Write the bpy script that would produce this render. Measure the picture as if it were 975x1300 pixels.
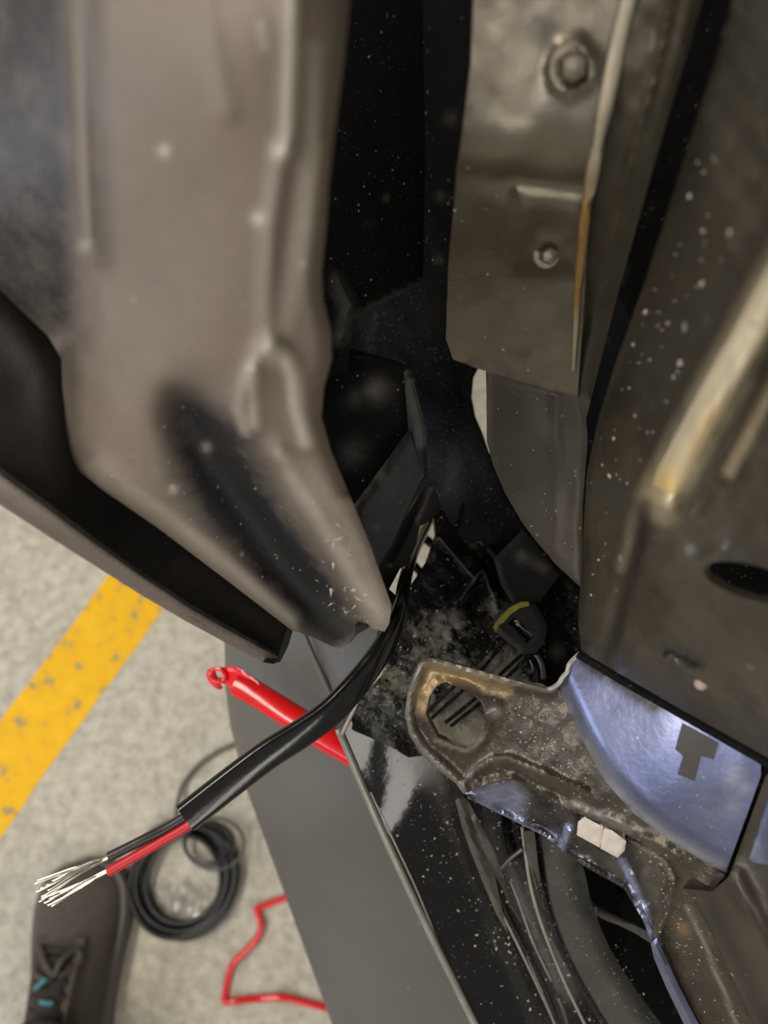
import bpy, bmesh, math, random
import numpy as np
from mathutils import Vector, Matrix
from mathutils.geometry import delaunay_2d_cdt

for o in list(bpy.data.objects):
    bpy.data.objects.remove(o, do_unlink=True)
random.seed(7)
rng = np.random.default_rng(7)
SC = bpy.context.scene
COL = SC.collection

# ------------------------------------------------------------------ camera
W, H = 975.0, 1300.0
FPX = 939.0                       # focal length in pixels
CAM_Z = 0.96
TILT = math.radians(18.0)         # 0 = straight down
FOCUS = 0.30
cam_data = bpy.data.cameras.new('camera')
cam = bpy.data.objects.new('camera', cam_data)
COL.objects.link(cam)
cam.location = (0, 0, CAM_Z)
cam.rotation_euler = (TILT, 0, 0)
cam_data.sensor_fit = 'VERTICAL'
cam_data.sensor_height = 36.0
cam_data.lens = 36.0 * FPX / H
cam_data.clip_start = 0.01
cam_data.dof.use_dof = True
cam_data.dof.focus_distance = FOCUS
cam_data.dof.aperture_fstop = cam_data.lens / 3.6
SC.camera = cam

# ------------------------------------------------------------------ light
world = bpy.data.worlds.new('garage_air')
SC.world = world
world.use_nodes = True
bg = world.node_tree.nodes['Background']
bg.inputs[0].default_value = (1.0, 0.965, 0.90, 1)
bg.inputs[1].default_value = 0.26


def area(name, loc, target, sx, sy, power, color):
    l = bpy.data.lights.new(name, 'AREA')
    l.shape = 'RECTANGLE'
    l.size, l.size_y = sx, sy
    l.energy = power
    l.color = color
    o = bpy.data.objects.new(name, l)
    COL.objects.link(o)
    o.location = loc
    d = Vector(target) - Vector(loc)
    o.rotation_euler = d.to_track_quat('-Z', 'Y').to_euler()
    return o


area('ceiling_lamp_warm', (-1.5, 0.3, 2.7), (-1.5, 0.3, 0), 0.5, 2.6, 62, (1.0, 0.94, 0.84))
area('ceiling_lamp_warm', (0.15, -2.05, 2.7), (0.15, -2.05, 0), 0.46, 1.3, 14, (1.0, 0.95, 0.87))
area('ceiling_lamp_warm', (0.85, -2.2, 2.7), (0.85, -2.2, 0), 0.46, 1.3, 14, (1.0, 0.95, 0.87))
area('ceiling_lamp_cool', (-1.9, -1.9, 2.7), (-1.9, -1.9, 0), 1.1, 1.1, 14, (0.70, 0.77, 1.0))
area('daylight_doorway', (-3.4, -0.7, 1.35), (0, -0.7, 1.2), 1.8, 1.7, 34, (0.74, 0.82, 1.0))  # added cool fill for edge highlights; no doorway is known there

SC.view_settings.view_transform = 'Standard'
SC.view_settings.look = 'None'
SC.view_settings.gamma = 1.0
SC.view_settings.use_curve_mapping = False
SC.view_settings.exposure = 0.0

# ------------------------------------------------------------------ mapping
CT, ST = math.cos(TILT), math.sin(TILT)


def P(px, py, d):
    """photo pixel at axial distance d -> world point"""
    x = (px - W / 2) / FPX * d
    y = -(py - H / 2) / FPX * d
    z = -d
    return Vector((x, y * CT - z * ST, CAM_Z + y * ST + z * CT))


def Parr(px, py, d):
    x = (px - W / 2) / FPX * d
    y = -(py - H / 2) / FPX * d
    z = -d
    return np.stack([x, y * CT - z * ST, CAM_Z + y * ST + z * CT], axis=1)


def F(px, py, zf=0.0):
    """photo pixel on the horizontal plane z = zf"""
    a = P(px, py, 1.0)
    o = Vector((0, 0, CAM_Z))
    r = a - o
    t = (zf - CAM_Z) / r.z
    return o + r * t


# ------------------------------------------------------------------ objects
def link(o, parent=None):
    COL.objects.link(o)
    if parent is not None:
        o.parent = parent
    return o


def tag(o, label, cat, group=None):
    o['label'] = label
    o['category'] = cat
    if group:
        o['group'] = group
    return o


def thing(name, loc, label, cat, group=None):
    o = bpy.data.objects.new(name, None)
    o.empty_display_size = 0.02
    o.location = loc
    link(o)
    return tag(o, label, cat, group)


def worldloc(o):
    v = Vector(o.location)
    while o.parent:
        o = o.parent
        v += Vector(o.location)
    return v


def mesh_obj(name, verts, faces, mat, parent=None, smooth=True, angle=40, attrs=None, own_origin=False):
    V = np.asarray([tuple(v) for v in verts], dtype=float)
    base = worldloc(parent) if parent is not None else Vector((0, 0, 0))
    loc = Vector((0, 0, 0))
    if parent is None or own_origin:
        c = V.mean(axis=0)
        loc = Vector((c[0], c[1], V[:, 2].min())) - base
    V = V - np.array(base + loc)
    me = bpy.data.meshes.new(name)
    me.from_pydata(V.tolist(), [], [tuple(int(i) for i in f) for f in faces])
    if attrs:
        for k, a in attrs.items():
            at = me.attributes.new(k, 'FLOAT', 'POINT')
            at.data.foreach_set('value', np.asarray(a, dtype=np.float32))
    if smooth:
        me.polygons.foreach_set('use_smooth', [True] * len(me.polygons))
        me.set_sharp_from_angle(angle=math.radians(angle))
    me.materials.append(mat)
    me.update()
    o = bpy.data.objects.new(name, me)
    o.location = loc
    link(o, parent)
    return o


def catmull(pts, n=6, closed=False):
    pts = [np.array(p, dtype=float) for p in pts]
    m = len(pts)
    out = []
    rngk = range(m) if closed else range(m - 1)
    for i in rngk:
        p1, p2 = pts[i], pts[(i + 1) % m]
        p0 = pts[(i - 1) % m] if (closed or i > 0) else 2 * p1 - p2
        p3 = pts[(i + 2) % m] if (closed or i + 2 < m) else 2 * p2 - p1
        for k in range(n):
            t = k / n
            out.append(0.5 * ((2 * p1) + (-p0 + p2) * t + (2 * p0 - 5 * p1 + 4 * p2 - p3) * t * t
                              + (-p0 + 3 * p1 - 3 * p2 + p3) * t ** 3))
    if not closed:
        out.append(pts[-1])
    return out


def densify(poly, step, closed=True):
    out = []
    m = len(poly)
    for i in range(m if closed else m - 1):
        a, b = np.array(poly[i], float), np.array(poly[(i + 1) % m], float)
        k = max(1, int(np.linalg.norm(b - a) / step))
        for j in range(k):
            out.append(a + (b - a) * j / k)
    if not closed:
        out.append(np.array(poly[-1], float))
    return out


def in_poly(X, Y, poly):
    c = np.zeros(X.shape, bool)
    n = len(poly)
    for i in range(n):
        x1, y1 = poly[i][0], poly[i][1]
        x2, y2 = poly[(i + 1) % n][0], poly[(i + 1) % n][1]
        if y1 == y2:
            continue
        cond = ((y1 > Y) != (y2 > Y)) & (X < (x2 - x1) * (Y - y1) / (y2 - y1) + x1)
        c ^= cond
    return c


def dist_line(X, Y, pts, closed=False):
    best = np.full(X.shape, 1e9)
    n = len(pts)
    for i in range(n if closed else n - 1):
        ax, ay = pts[i][0], pts[i][1]
        bx, by = pts[(i + 1) % n][0], pts[(i + 1) % n][1]
        dx, dy = bx - ax, by - ay
        L = dx * dx + dy * dy
        if L < 1e-9:
            continue
        t = np.clip(((X - ax) * dx + (Y - ay) * dy) / L, 0, 1)
        best = np.minimum(best, np.hypot(X - ax - t * dx, Y - ay - t * dy))
    return best


def tps(ctrl):
    """smooth inverse-depth field through (px, py, d) control points"""
    c = np.array(ctrl, float)
    x, y, w = c[:, 0] / 1000, c[:, 1] / 1000, 1.0 / c[:, 2]
    n = len(c)

    def phi(r2):
        return np.where(r2 > 1e-12, 0.5 * r2 * np.log(np.maximum(r2, 1e-12)), 0.0)
    K = phi((x[:, None] - x[None]) ** 2 + (y[:, None] - y[None]) ** 2)
    Pm = np.stack([np.ones(n), x, y], 1)
    A = np.zeros((n + 3, n + 3))
    A[:n, :n] = K + np.eye(n) * 1e-5
    A[:n, n:] = Pm
    A[n:, :n] = Pm.T
    b = np.zeros(n + 3)
    b[:n] = w
    s = np.linalg.lstsq(A, b, rcond=None)[0]

    def f(X, Y):
        X = np.asarray(X, float) / 1000
        Y = np.asarray(Y, float) / 1000
        r2 = (X[:, None] - x[None]) ** 2 + (Y[:, None] - y[None]) ** 2
        return 1.0 / (phi(r2) @ s[:n] + s[n] + s[n + 1] * X + s[n + 2] * Y)
    return f


def field(feats, X, Y, outline):
    d = np.zeros(X.shape)
    for ft in feats:
        k = ft[0]
        if k == 'ridge':          # polyline, width, height towards camera
            d -= ft[3] * np.exp(-(dist_line(X, Y, ft[1]) / ft[2]) ** 2)
        elif k == 'ring':
            d -= ft[3] * np.exp(-(dist_line(X, Y, ft[1], True) / ft[2]) ** 2)
        elif k == 'pad':          # polygon, softness, height towards camera
            s = dist_line(X, Y, ft[1], True)
            s = np.where(in_poly(X, Y, ft[1]), s, -s)
            t = np.clip(s / ft[2] * 0.5 + 0.5, 0, 1)
            d -= ft[3] * t * t * (3 - 2 * t)
        elif k == 'roll':         # edge rolls away from the camera: width, amount
            t = np.clip(1 - dist_line(X, Y, outline, True) / ft[1], 0, 1)
            d += ft[2] * t * t
        elif k == 'rollline':     # the same along one polyline only
            t = np.clip(1 - dist_line(X, Y, ft[1]) / ft[2], 0, 1)
            d += ft[3] * t * t
        elif k == 'bump':
            d -= ft[4] * np.exp(-((X - ft[1]) ** 2 + (Y - ft[2]) ** 2) / ft[3] ** 2)
        elif k == 'wave':         # hammered unevenness: amount, scale in px
            a, s = ft[1], ft[2]
            d -= a * (np.sin(X / s * 1.3 + Y / s * .7) * np.sin(Y / s * 1.1 - X / s * .5 + 1.3)
                      + .5 * np.sin(X / s * 2.9 + 1.1) * np.sin(Y / s * 2.3 + .4))
    return d


def maskfield(ms, X, Y):
    m = np.zeros(X.shape)
    for f in ms:
        if f[0] == 'poly':
            s = dist_line(X, Y, f[1], True)
            s = np.where(in_poly(X, Y, f[1]), s, -s)
            v = np.clip(s / f[2] * 0.5 + 0.5, 0, 1)
        elif f[0] == 'line':
            v = np.clip(1.4 - dist_line(X, Y, f[1]) / f[2], 0, 1)
        elif f[0] == 'spot':
            v = np.exp(-(((X - f[1]) ** 2 + (Y - f[2]) ** 2) / f[3] ** 2))
        if len(f) > 4 and f[0] == 'spot':
            v = v * f[4]
        elif len(f) > 3 and f[0] != 'spot':
            v = v * f[3]
        m = np.maximum(m, v)
    return m


SURF = {}


def relief(name, outline, ctrl, mat, parent=None, feats=(), holes=(), step=7, thick=0.002,
           sm=False, m1=(), m2=(), angle=45, depth=None):
    """pressed or moulded sheet: outline seen in the photo, its own 3-D depth field, real thickness"""
    out = [p[:2] for p in outline]
    if sm:
        out = [tuple(p) for p in catmull(out, 5, True)]
    out = [tuple(p) for p in densify(out, step)]
    hol = []
    for h in holes:
        hh = [tuple(p) for p in densify(h, max(3, step * .6))]
        hol.append(hh)
    xs = [p[0] for p in out]
    ys = [p[1] for p in out]
    gx, gy = np.meshgrid(np.arange(min(xs) + step / 2, max(xs), step), np.arange(min(ys) + step / 2, max(ys), step))
    gx = gx.ravel()
    gy = gy.ravel()
    gx = gx + (np.round((gy - gy.min()) / step) % 2) * step * .5 if len(gy) else gx
    keep = in_poly(gx, gy, out) & (dist_line(gx, gy, out, True) > step * .55)
    for h in hol:
        keep &= (~in_poly(gx, gy, h)) & (dist_line(gx, gy, h, True) > step * .5)
    gx, gy = gx[keep], gy[keep]
    vs, es = [], []
    for loop in [out] + hol:
        b = len(vs)
        vs += [Vector((p[0], -p[1])) for p in loop]
        es += [(b + i, b + (i + 1) % len(loop)) for i in range(len(loop))]
    vs += [Vector((a, -b)) for a, b in zip(gx, gy)]
    r = delaunay_2d_cdt(vs, es, [], 0, 1e-4)
    V = np.array([(v[0], -v[1]) for v in r[0]])
    T = np.array([tuple(f) for f in r[2]])
    cx = V[T][:, :, 0].mean(1)
    cy = V[T][:, :, 1].mean(1)
    k = in_poly(cx, cy, out)
    for h in hol:
        k &= ~in_poly(cx, cy, h)
    T = T[k]
    used = np.unique(T)
    remap = -np.ones(len(V), int)
    remap[used] = np.arange(len(used))
    V = V[used]
    T = remap[T]
    X, Y = V[:, 0], V[:, 1]
    fd = depth if depth is not None else tps(ctrl)
    D = fd(X, Y) + field(feats, X, Y, out)
    Wp = Parr(X, Y, D)
    e1 = Wp[T[:, 1]] - Wp[T[:, 0]]
    e2 = Wp[T[:, 2]] - Wp[T[:, 0]]
    fn = np.cross(e1, e2)
    camp = np.array([0, 0, CAM_Z])
    flip = ((camp - Wp[T[:, 0]]) * fn).sum(1) < 0
    T[flip] = T[flip][:, ::-1]
    fn[flip] *= -1
    vn = np.zeros_like(Wp)
    for j in range(3):
        np.add.at(vn, T[:, j], fn)
    vn /= np.maximum(np.linalg.norm(vn, axis=1, keepdims=True), 1e-12)
    n = len(Wp)
    B = Wp - vn * thick
    cnt = {}
    for t in T:
        for a, b in ((t[0], t[1]), (t[1], t[2]), (t[2], t[0])):
            cnt[(a, b)] = 1
    faces = [tuple(t) for t in T] + [(t[2] + n, t[1] + n, t[0] + n) for t in T]
    for (a, b) in cnt:
        if (b, a) not in cnt:
            faces.append((b, a, a + n, b + n))
    SURF[name] = lambda x_, y_, fd=fd, feats=feats, out=out: fd(np.asarray(x_, float), np.asarray(y_, float)) + field(feats, np.asarray(x_, float), np.asarray(y_, float), out)
    at = {}
    if m1:
        v = maskfield(m1, X, Y)
        at['m1'] = np.concatenate([v, v])
    if m2:
        v = maskfield(m2, X, Y)
        at['m2'] = np.concatenate([v, v])
    return mesh_obj(name, np.concatenate([Wp, B]), faces, mat, parent, attrs=at, angle=angle)


def sweep(name, pts, prof, mat, parent=None, closed=False, scales=None, up=None, cap=True, angle=50, own_origin=False, twist=None):
    """profile (list of (u, v) metres) swept along world points"""
    pts = [Vector(p) for p in pts]
    n, m = len(pts), len(prof)
    verts, faces = [], []
    ref = Vector(up) if up is not None else Vector((0.13, 0.21, 0.97))
    for i, p in enumerate(pts):
        a = pts[(i - 1) % n] if (closed or i > 0) else pts[i]
        b = pts[(i + 1) % n] if (closed or i < n - 1) else pts[i]
        t = (b - a).normalized()
        s = t.cross(ref)
        if s.length < 1e-5:
            s = t.cross(Vector((1, 0, 0)))
        s.normalize()
        u = s.cross(t).normalized()
        k = scales[i] if scales else 1.0
        if twist:
            c_, s_ = math.cos(twist[i]), math.sin(twist[i])
            s, u = s * c_ + u * s_, u * c_ - s * s_
        for (x, y) in prof:
            verts.append(p + s * (x * k) + u * (y * k))
    for i in range(n if closed else n - 1):
        for j in range(m):
            a, b = i * m + j, i * m + (j + 1) % m
            c, d = ((i + 1) % n) * m + (j + 1) % m, ((i + 1) % n) * m + j
            faces.append((a, d, c, b))
    if cap and not closed:
        faces.append(tuple(range(m)))
        faces.append(tuple(range((n - 1) * m, n * m))[::-1])
    return mesh_obj(name, verts, faces, mat, parent, angle=angle, own_origin=own_origin)


def on(surf, x, y, lift=0.0):
    return P(x, y, float(SURF[surf]([x], [y])[0]) - lift)


def grit(name, surf, poly, n, smin, smax, mat, parent, label=None, stretch=1.0, dens=None):
    """loose pale grains resting on a surface: one part, too fine to count"""
    xs = [p[0] for p in poly]
    ys = [p[1] for p in poly]
    X, Y = [], []
    while len(X) < n:
        x, y = rng.uniform(min(xs), max(xs)), rng.uniform(min(ys), max(ys))
        if not in_poly(np.array([x]), np.array([y]), poly)[0]:
            continue
        if dens is not None:
            dd = dist_line(np.array([x]), np.array([y]), dens[0])[0]
            if rng.random() > math.exp(-(dd / dens[1]) ** 2):
                continue
        X.append(x)
        Y.append(y)
    D = SURF[surf](X, Y)
    V, Fc = [], []
    for x, y, d in zip(X, Y, D):
        c = P(x, y, d)
        r = smin + (smax - smin) * rng.random() ** 4
        a = rng.uniform(0, 6.28)
        n_ = tocam(c)
        e = n_.orthogonal().normalized()
        f = n_.cross(e)
        e, f = e * math.cos(a) + f * math.sin(a), f * math.cos(a) - e * math.sin(a)
        b = len(V)
        st = stretch * rng.uniform(.8, 1.5)
        V += [c + e * r * st, c + f * r * rng.uniform(.5, 1), c - e * r * st * rng.uniform(.6, 1), c - f * r * .8, c + n_ * r * .6, c - n_ * r * .6]
        Fc += [(b + i, b + (i + 1) % 4, b + 4) for i in range(4)] + [(b + (i + 1) % 4, b + i, b + 5) for i in range(4)]
    o = mesh_obj(name, V, Fc, mat, parent, smooth=False)
    o['kind'] = 'stuff'
    return o


def circ(r, n=10, sx=1.0, sy=1.0):
    return [(r * sx * math.cos(2 * math.pi * i / n), r * sy * math.sin(2 * math.pi * i / n)) for i in range(n)]


def pathP(pts, n=6):
    """smooth world path through (px, py, d) points"""
    return [P(*p) for p in catmull(pts, n)]


def lathe_at(name, origin, axis, prof, mat, parent=None, n=20, poly=None):
    """turned part: prof = [(radius, height)] around axis; poly = number of flats"""
    ax = Vector(axis).normalized()
    s = ax.cross(Vector((0.3, 0.9, 0.1))).normalized()
    t = ax.cross(s)
    n = poly or n
    V, Fc = [], []
    for (r, h) in prof:
        for i in range(n):
            a = 2 * math.pi * i / n
            V.append(Vector(origin) + s * r * math.cos(a) + t * r * math.sin(a) + ax * h)
    for k in range(len(prof) - 1):
        for i in range(n):
            a, b = k * n + i, k * n + (i + 1) % n
            Fc.append((a, b, b + n, a + n))
    Fc.append(tuple(range((len(prof) - 1) * n, len(prof) * n)))
    Fc.append(tuple(range(n))[::-1])
    return mesh_obj(name, V, Fc, mat, parent, angle=35)


def tocam(p):
    return (Vector((0, 0, CAM_Z)) - Vector(p)).normalized()


# ------------------------------------------------------------------ materials
def material(name, col, rough=0.5, metal=0.0, var=0.25, vscale=60, m1=None, m2=None, speck=0.0, sscale=260,
             scol=(0.55, 0.52, 0.46), bump=0.1, bscale=300, spec=0.5, m1rough=None, m2rough=None, coat=0.0,
             streak=None, speckmask=0.45, crisp=False):
    m = bpy.data.materials.new(name)
    m.use_nodes = True
    nt = m.node_tree
    N, L = nt.nodes, nt.links
    b = N['Principled BSDF']
    b.inputs['Metallic'].default_value = metal
    b.inputs['Specular IOR Level'].default_value = spec
    if coat:
        b.inputs['Coat Weight'].default_value = coat
        b.inputs['Coat Roughness'].default_value = 0.08
    tc = N.new('ShaderNodeTexCoord')
    mp = N.new('ShaderNodeMapping')
    L.new(tc.outputs['Object'], mp.inputs[0])
    if streak:
        mp.inputs['Scale'].default_value = streak
    no = N.new('ShaderNodeTexNoise')
    no.inputs['Scale'].default_value = vscale
    no.inputs['Detail'].default_value = 6
    no.inputs['Roughness'].default_value = 0.6
    L.new(mp.outputs[0], no.inputs['Vector'])

    def mix(fac, a, c):
        x = N.new('ShaderNodeMix')
        x.data_type = 'RGBA'
        x.clamp_factor = True
        for sock, v in ((x.inputs[0], fac), (x.inputs[6], a), (x.inputs[7], c)):
            if isinstance(v, (int, float)):
                sock.default_value = v
            elif isinstance(v, tuple):
                sock.default_value = (*v[:3], 1)
            else:
                L.new(v, sock)
        return x.outputs[2]

    def math_(op, a, c=0.0):
        x = N.new('ShaderNodeMath')
        x.operation = op
        x.use_clamp = True
        for sock, v in ((x.inputs[0], a), (x.inputs[1], c)):
            if isinstance(v, (int, float)):
                sock.default_value = v
            else:
                L.new(v, sock)
        return x.outputs[0]

    def ramp(src, a, c):
        x = N.new('ShaderNodeMapRange')
        x.inputs[1].default_value = a
        x.inputs[2].default_value = c
        L.new(src, x.inputs[0])
        return x.outputs[0]
    nf = ramp(no.outputs[0], 0.3, 0.7)
    lo = tuple(c * (1 - var) for c in col)
    hi = tuple(min(1, c * (1 + var)) for c in col)
    cur = mix(nf, lo, hi)
    rg = rough
    for key, mc, mr in (('m1', m1, m1rough), ('m2', m2, m2rough)):
        if mc is None:
            continue
        at = N.new('ShaderNodeAttribute')
        at.attribute_name = key
        nz = N.new('ShaderNodeTexNoise')
        nz.inputs['Scale'].default_value = vscale * 2.2
        nz.inputs['Detail'].default_value = 8
        nz.inputs['Roughness'].default_value = 0.7
        L.new(mp.outputs[0], nz.inputs['Vector'])
        e = math_('MULTIPLY', ramp(nz.outputs[0], 0.22, 0.55), at.outputs['Fac'])
        f = math_('MULTIPLY', e, 1.0)
        f = math_('ADD', math_('MULTIPLY', at.outputs['Fac'], 0.35), math_('MULTIPLY', e, 0.75))
        if crisp:
            x = N.new('ShaderNodeMath')
            x.operation = 'ADD'
            L.new(nz.outputs[0], x.inputs[0])
            y = N.new('ShaderNodeMath')
            y.operation = 'MULTIPLY'
            L.new(at.outputs['Fac'], y.inputs[0])
            y.inputs[1].default_value = 0.30
            L.new(y.outputs[0], x.inputs[1])
            f = ramp(x.outputs[0], 0.62, 0.78)
            f = math_('MULTIPLY', f, ramp(at.outputs['Fac'], 0.05, 0.5))
        cur = mix(f, cur, mc)
        if mr is not None:
            x = N.new('ShaderNodeMix')
            x.data_type = 'FLOAT'
            L.new(f, x.inputs[0])
            if isinstance(rg, (int, float)):
                x.inputs[2].default_value = rg
            else:
                L.new(rg, x.inputs[2])
            x.inputs[3].default_value = mr
            rg = x.outputs[0]
    if speck > 0:
        vo = N.new('ShaderNodeTexVoronoi')
        vo.inputs['Scale'].default_value = sscale
        vo.inputs['Randomness'].default_value = 1.0
        L.new(tc.outputs['Object'], vo.inputs['Vector'])
        sp = ramp(vo.outputs['Distance'], 0.26, 0.12)
        sep = N.new('ShaderNodeSeparateColor')
        L.new(vo.outputs['Color'], sep.inputs[0])
        sel = ramp(sep.outputs[0], 1 - speck, 1 - speck + 0.04)
        n2 = N.new('ShaderNodeTexNoise')
        n2.inputs['Scale'].default_value = 22
        n2.inputs['Detail'].default_value = 3
        L.new(tc.outputs['Object'], n2.inputs['Vector'])
        pm = ramp(n2.outputs[0], speckmask - .08, speckmask + .12)
        f = math_('MULTIPLY', math_('MULTIPLY', sp, sel), pm)
        # fine dust
        vo2 = N.new('ShaderNodeTexVoronoi')
        vo2.inputs['Scale'].default_value = sscale * 3.1
        L.new(tc.outputs['Object'], vo2.inputs['Vector'])
        sep2 = N.new('ShaderNodeSeparateColor')
        L.new(vo2.outputs['Color'], sep2.inputs[0])
        f2 = math_('MULTIPLY', math_('MULTIPLY', ramp(vo2.outputs['Distance'], 0.35, 0.15),
                                     ramp(sep2.outputs[1], 1 - speck, 1 - speck + .1)), pm)
        f = math_('ADD', f, math_('MULTIPLY', f2, 0.55))
        cur = mix(f, cur, scol)
        x = N.new('ShaderNodeMix')
        x.data_type = 'FLOAT'
        L.new(f, x.inputs[0])
        if isinstance(rg, (int, float)):
            x.inputs[2].default_value = rg
        else:
            L.new(rg, x.inputs[2])
        x.inputs[3].default_value = 0.8
        rg = x.outputs[0]
    L.new(cur, b.inputs['Base Color'])
    if isinstance(rg, (int, float)):
        rr = N.new('ShaderNodeMapRange')
        rr.inputs[3].default_value = max(0.02, rg - 0.06)
        rr.inputs[4].default_value = rg + 0.06
        L.new(no.outputs[0], rr.inputs[0])
        L.new(rr.outputs[0], b.inputs['Roughness'])
    else:
        L.new(rg, b.inputs['Roughness'])
    if bump:
        nb = N.new('ShaderNodeTexNoise')
        nb.inputs['Scale'].default_value = bscale
        nb.inputs['Detail'].default_value = 4
        L.new(tc.outputs['Object'], nb.inputs['Vector'])
        bp = N.new('ShaderNodeBump')
        bp.inputs['Strength'].default_value = bump
        bp.inputs['Distance'].default_value = 0.002
        L.new(nb.outputs[0], bp.inputs['Height'])
        L.new(bp.outputs[0], b.inputs['Normal'])
    return m


DUST = (0.30, 0.265, 0.225)
M = {}
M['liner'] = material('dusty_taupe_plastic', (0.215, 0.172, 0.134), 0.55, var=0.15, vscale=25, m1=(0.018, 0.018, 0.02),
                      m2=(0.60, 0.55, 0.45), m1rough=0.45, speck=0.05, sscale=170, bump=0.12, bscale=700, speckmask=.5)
M['shield'] = material('black_shield_plastic', (0.016, 0.0145, 0.013), 0.5, spec=0.3, var=0.35, vscale=45, m1=(0.15, 0.12, 0.105),
                       speck=0.12, sscale=700, bump=0.15, bscale=900, scol=(0.2, 0.18, 0.16), speckmask=.55)
M['black'] = material('black_plastic', (0.006, 0.006, 0.006), 0.65, spec=0.06, var=0.3, m1=(0.11, 0.10, 0.085), speck=0.10,
                      sscale=420, bump=0.1, scol=(0.3, 0.28, 0.25))
M['felt'] = material('blue_black_dusty_plastic', (0.007, 0.008, 0.0105), 0.6, spec=0.25, var=0.4, vscale=90, m1=(0.055, 0.06, 0.068),
                     speck=0.25, sscale=600, bump=0.2, bscale=900, scol=(0.2, 0.2, 0.2), speckmask=.4)
M['dark_grey'] = material('dark_grey_plastic', (0.024, 0.023, 0.021), 0.5, spec=0.3, var=0.25, m1=(0.16, 0.145, 0.12), speck=0.08,
                          sscale=500, bump=0.1, scol=(0.3, 0.28, 0.24))
M['dusty'] = material('dirty_black_plastic', (0.009, 0.0085, 0.0075), 0.34, var=0.4, vscale=90, crisp=True, spec=0.35, m1=(0.20, 0.18, 0.14),
                      m2=(0.30, 0.27, 0.2), m1rough=0.7, speck=0.2, sscale=420, bump=0.5, bscale=300, scol=(0.36, 0.33, 0.28),
                      speckmask=.42)
M['rail'] = material('black_painted_steel', (0.23, 0.203, 0.158), 0.42, metal=0.82, var=0.2, vscale=40, m1=(0.006, 0.006, 0.006),
                     m2=(0.22, 0.19, 0.15), speck=0.03, sscale=150, bump=0.12, bscale=260, scol=(0.3, 0.28, 0.23))
M['rail_low'] = material('olive_primed_steel', (0.075, 0.062, 0.042), 0.48, metal=0.3, var=0.15, vscale=40, m1=(0.02, 0.018, 0.014),
                         speck=0.10, sscale=330, bump=0.06, bscale=300, scol=(0.3, 0.26, 0.2), speckmask=.5)
M['sealer'] = material('tan_seam_sealer', (0.42, 0.37, 0.27), 0.4, var=0.12, vscale=90, m1=(0.34, 0.19, 0.055), m2=(0.07, 0.06, 0.045),
                       bump=0.2, bscale=250)
M['body'] = material('brown_primed_body_steel', (0.075, 0.064, 0.047), 0.31, metal=0.5, var=0.25, vscale=35, m1=(0.66, 0.55, 0.36),
                     m2=(0.020, 0.018, 0.014), speck=0.06, sscale=150, bump=0.2, bscale=200, scol=(0.32, 0.29, 0.23))
M['blue'] = material('blue_painted_steel', (0.20, 0.215, 0.33), 0.32, metal=0.85, var=0.15, vscale=80, m1=(0.55, 0.57, 0.66),  # blue-grey metallic base for the bracket top and frame faces
                     m2=(0.06, 0.05, 0.04), speck=0.08, sscale=380, bump=0.07, bscale=420, scol=(0.55, 0.55, 0.6), speckmask=.48)
M['bronze'] = material('brown_dirty_steel', (0.078, 0.063, 0.047), 0.33, metal=0.5, var=0.25, vscale=70, m1=(0.36, 0.25, 0.12),
                       m2=(0.36, 0.33, 0.29), speck=0.3, sscale=420, bump=0.22, bscale=380, scol=(0.36, 0.32, 0.26), speckmask=.5)
M['tape'] = material('dull_brown_patch', (0.045, 0.038, 0.030), 0.5, var=0.25)  # colour of a reflection on the blue face, painted as a patch
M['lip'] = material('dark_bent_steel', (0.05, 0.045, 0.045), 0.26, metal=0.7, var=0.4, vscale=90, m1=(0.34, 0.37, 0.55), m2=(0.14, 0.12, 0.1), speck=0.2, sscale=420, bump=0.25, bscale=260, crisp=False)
M['grit'] = material('pale_grit', (0.46, 0.41, 0.33), 0.8, var=0.35, vscale=400, bump=0)
M['wax'] = material('tan_wax', (0.62, 0.53, 0.36), 0.4, var=0.12, vscale=60, m1=(0.60, 0.42, 0.16), bump=0.1, bscale=200)
M['rivet'] = material('pink_rivet', (0.36, 0.27, 0.24), 0.5, var=0.15)
M['frame'] = material('dark_brown_frame_paint', (0.060, 0.048, 0.036), 0.42, metal=0.4, var=0.25, vscale=40, m2=(0.02, 0.017, 0.013), speck=0.05, sscale=300, bump=0.1, bscale=200)
M['edge'] = material('worn_bare_edge', (0.40, 0.37, 0.33), 0.4, var=0.2, metal=0.3, bump=0.2, bscale=600)
M['gloss'] = material('gloss_black_trim', (0.006, 0.0055, 0.006), 0.07, var=0.2, m1=(0.085, 0.078, 0.065), m1rough=0.5, speck=0.14,
                      sscale=330, bump=0.03, bscale=160, scol=(0.5, 0.44, 0.34), spec=0.45, speckmask=.52)
M['gloss_rib'] = material('gloss_black_rib', (0.012, 0.011, 0.010), 0.18, var=0.3, m1=(0.2, 0.18, 0.14), speck=0.35, sscale=420,
                          bump=0.2, bscale=300, scol=(0.42, 0.38, 0.3), speckmask=.45)
M['fin'] = material('dusty_beige_fin', (0.075, 0.066, 0.054), 0.3, var=0.3, vscale=90, bump=0.15)
M['olive'] = material('dusty_olive_panel', (0.075, 0.072, 0.062), 0.5, var=0.25, vscale=50, m1=(0.012, 0.011, 0.01), speck=0.2,
                      sscale=380, bump=0.15, bscale=300, scol=(0.3, 0.28, 0.22))
M['bumper'] = material('grey_grained_plastic', (0.098, 0.094, 0.085), 0.52, var=0.06, vscale=15, speck=0.01, sscale=200, bump=0.06,
                       bscale=1500)
M['trimline'] = material('pale_trim_edge', (0.30, 0.275, 0.23), 0.3, var=0.2, metal=0.2)  # pale trim edge, also used for painted highlight lines
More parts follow.
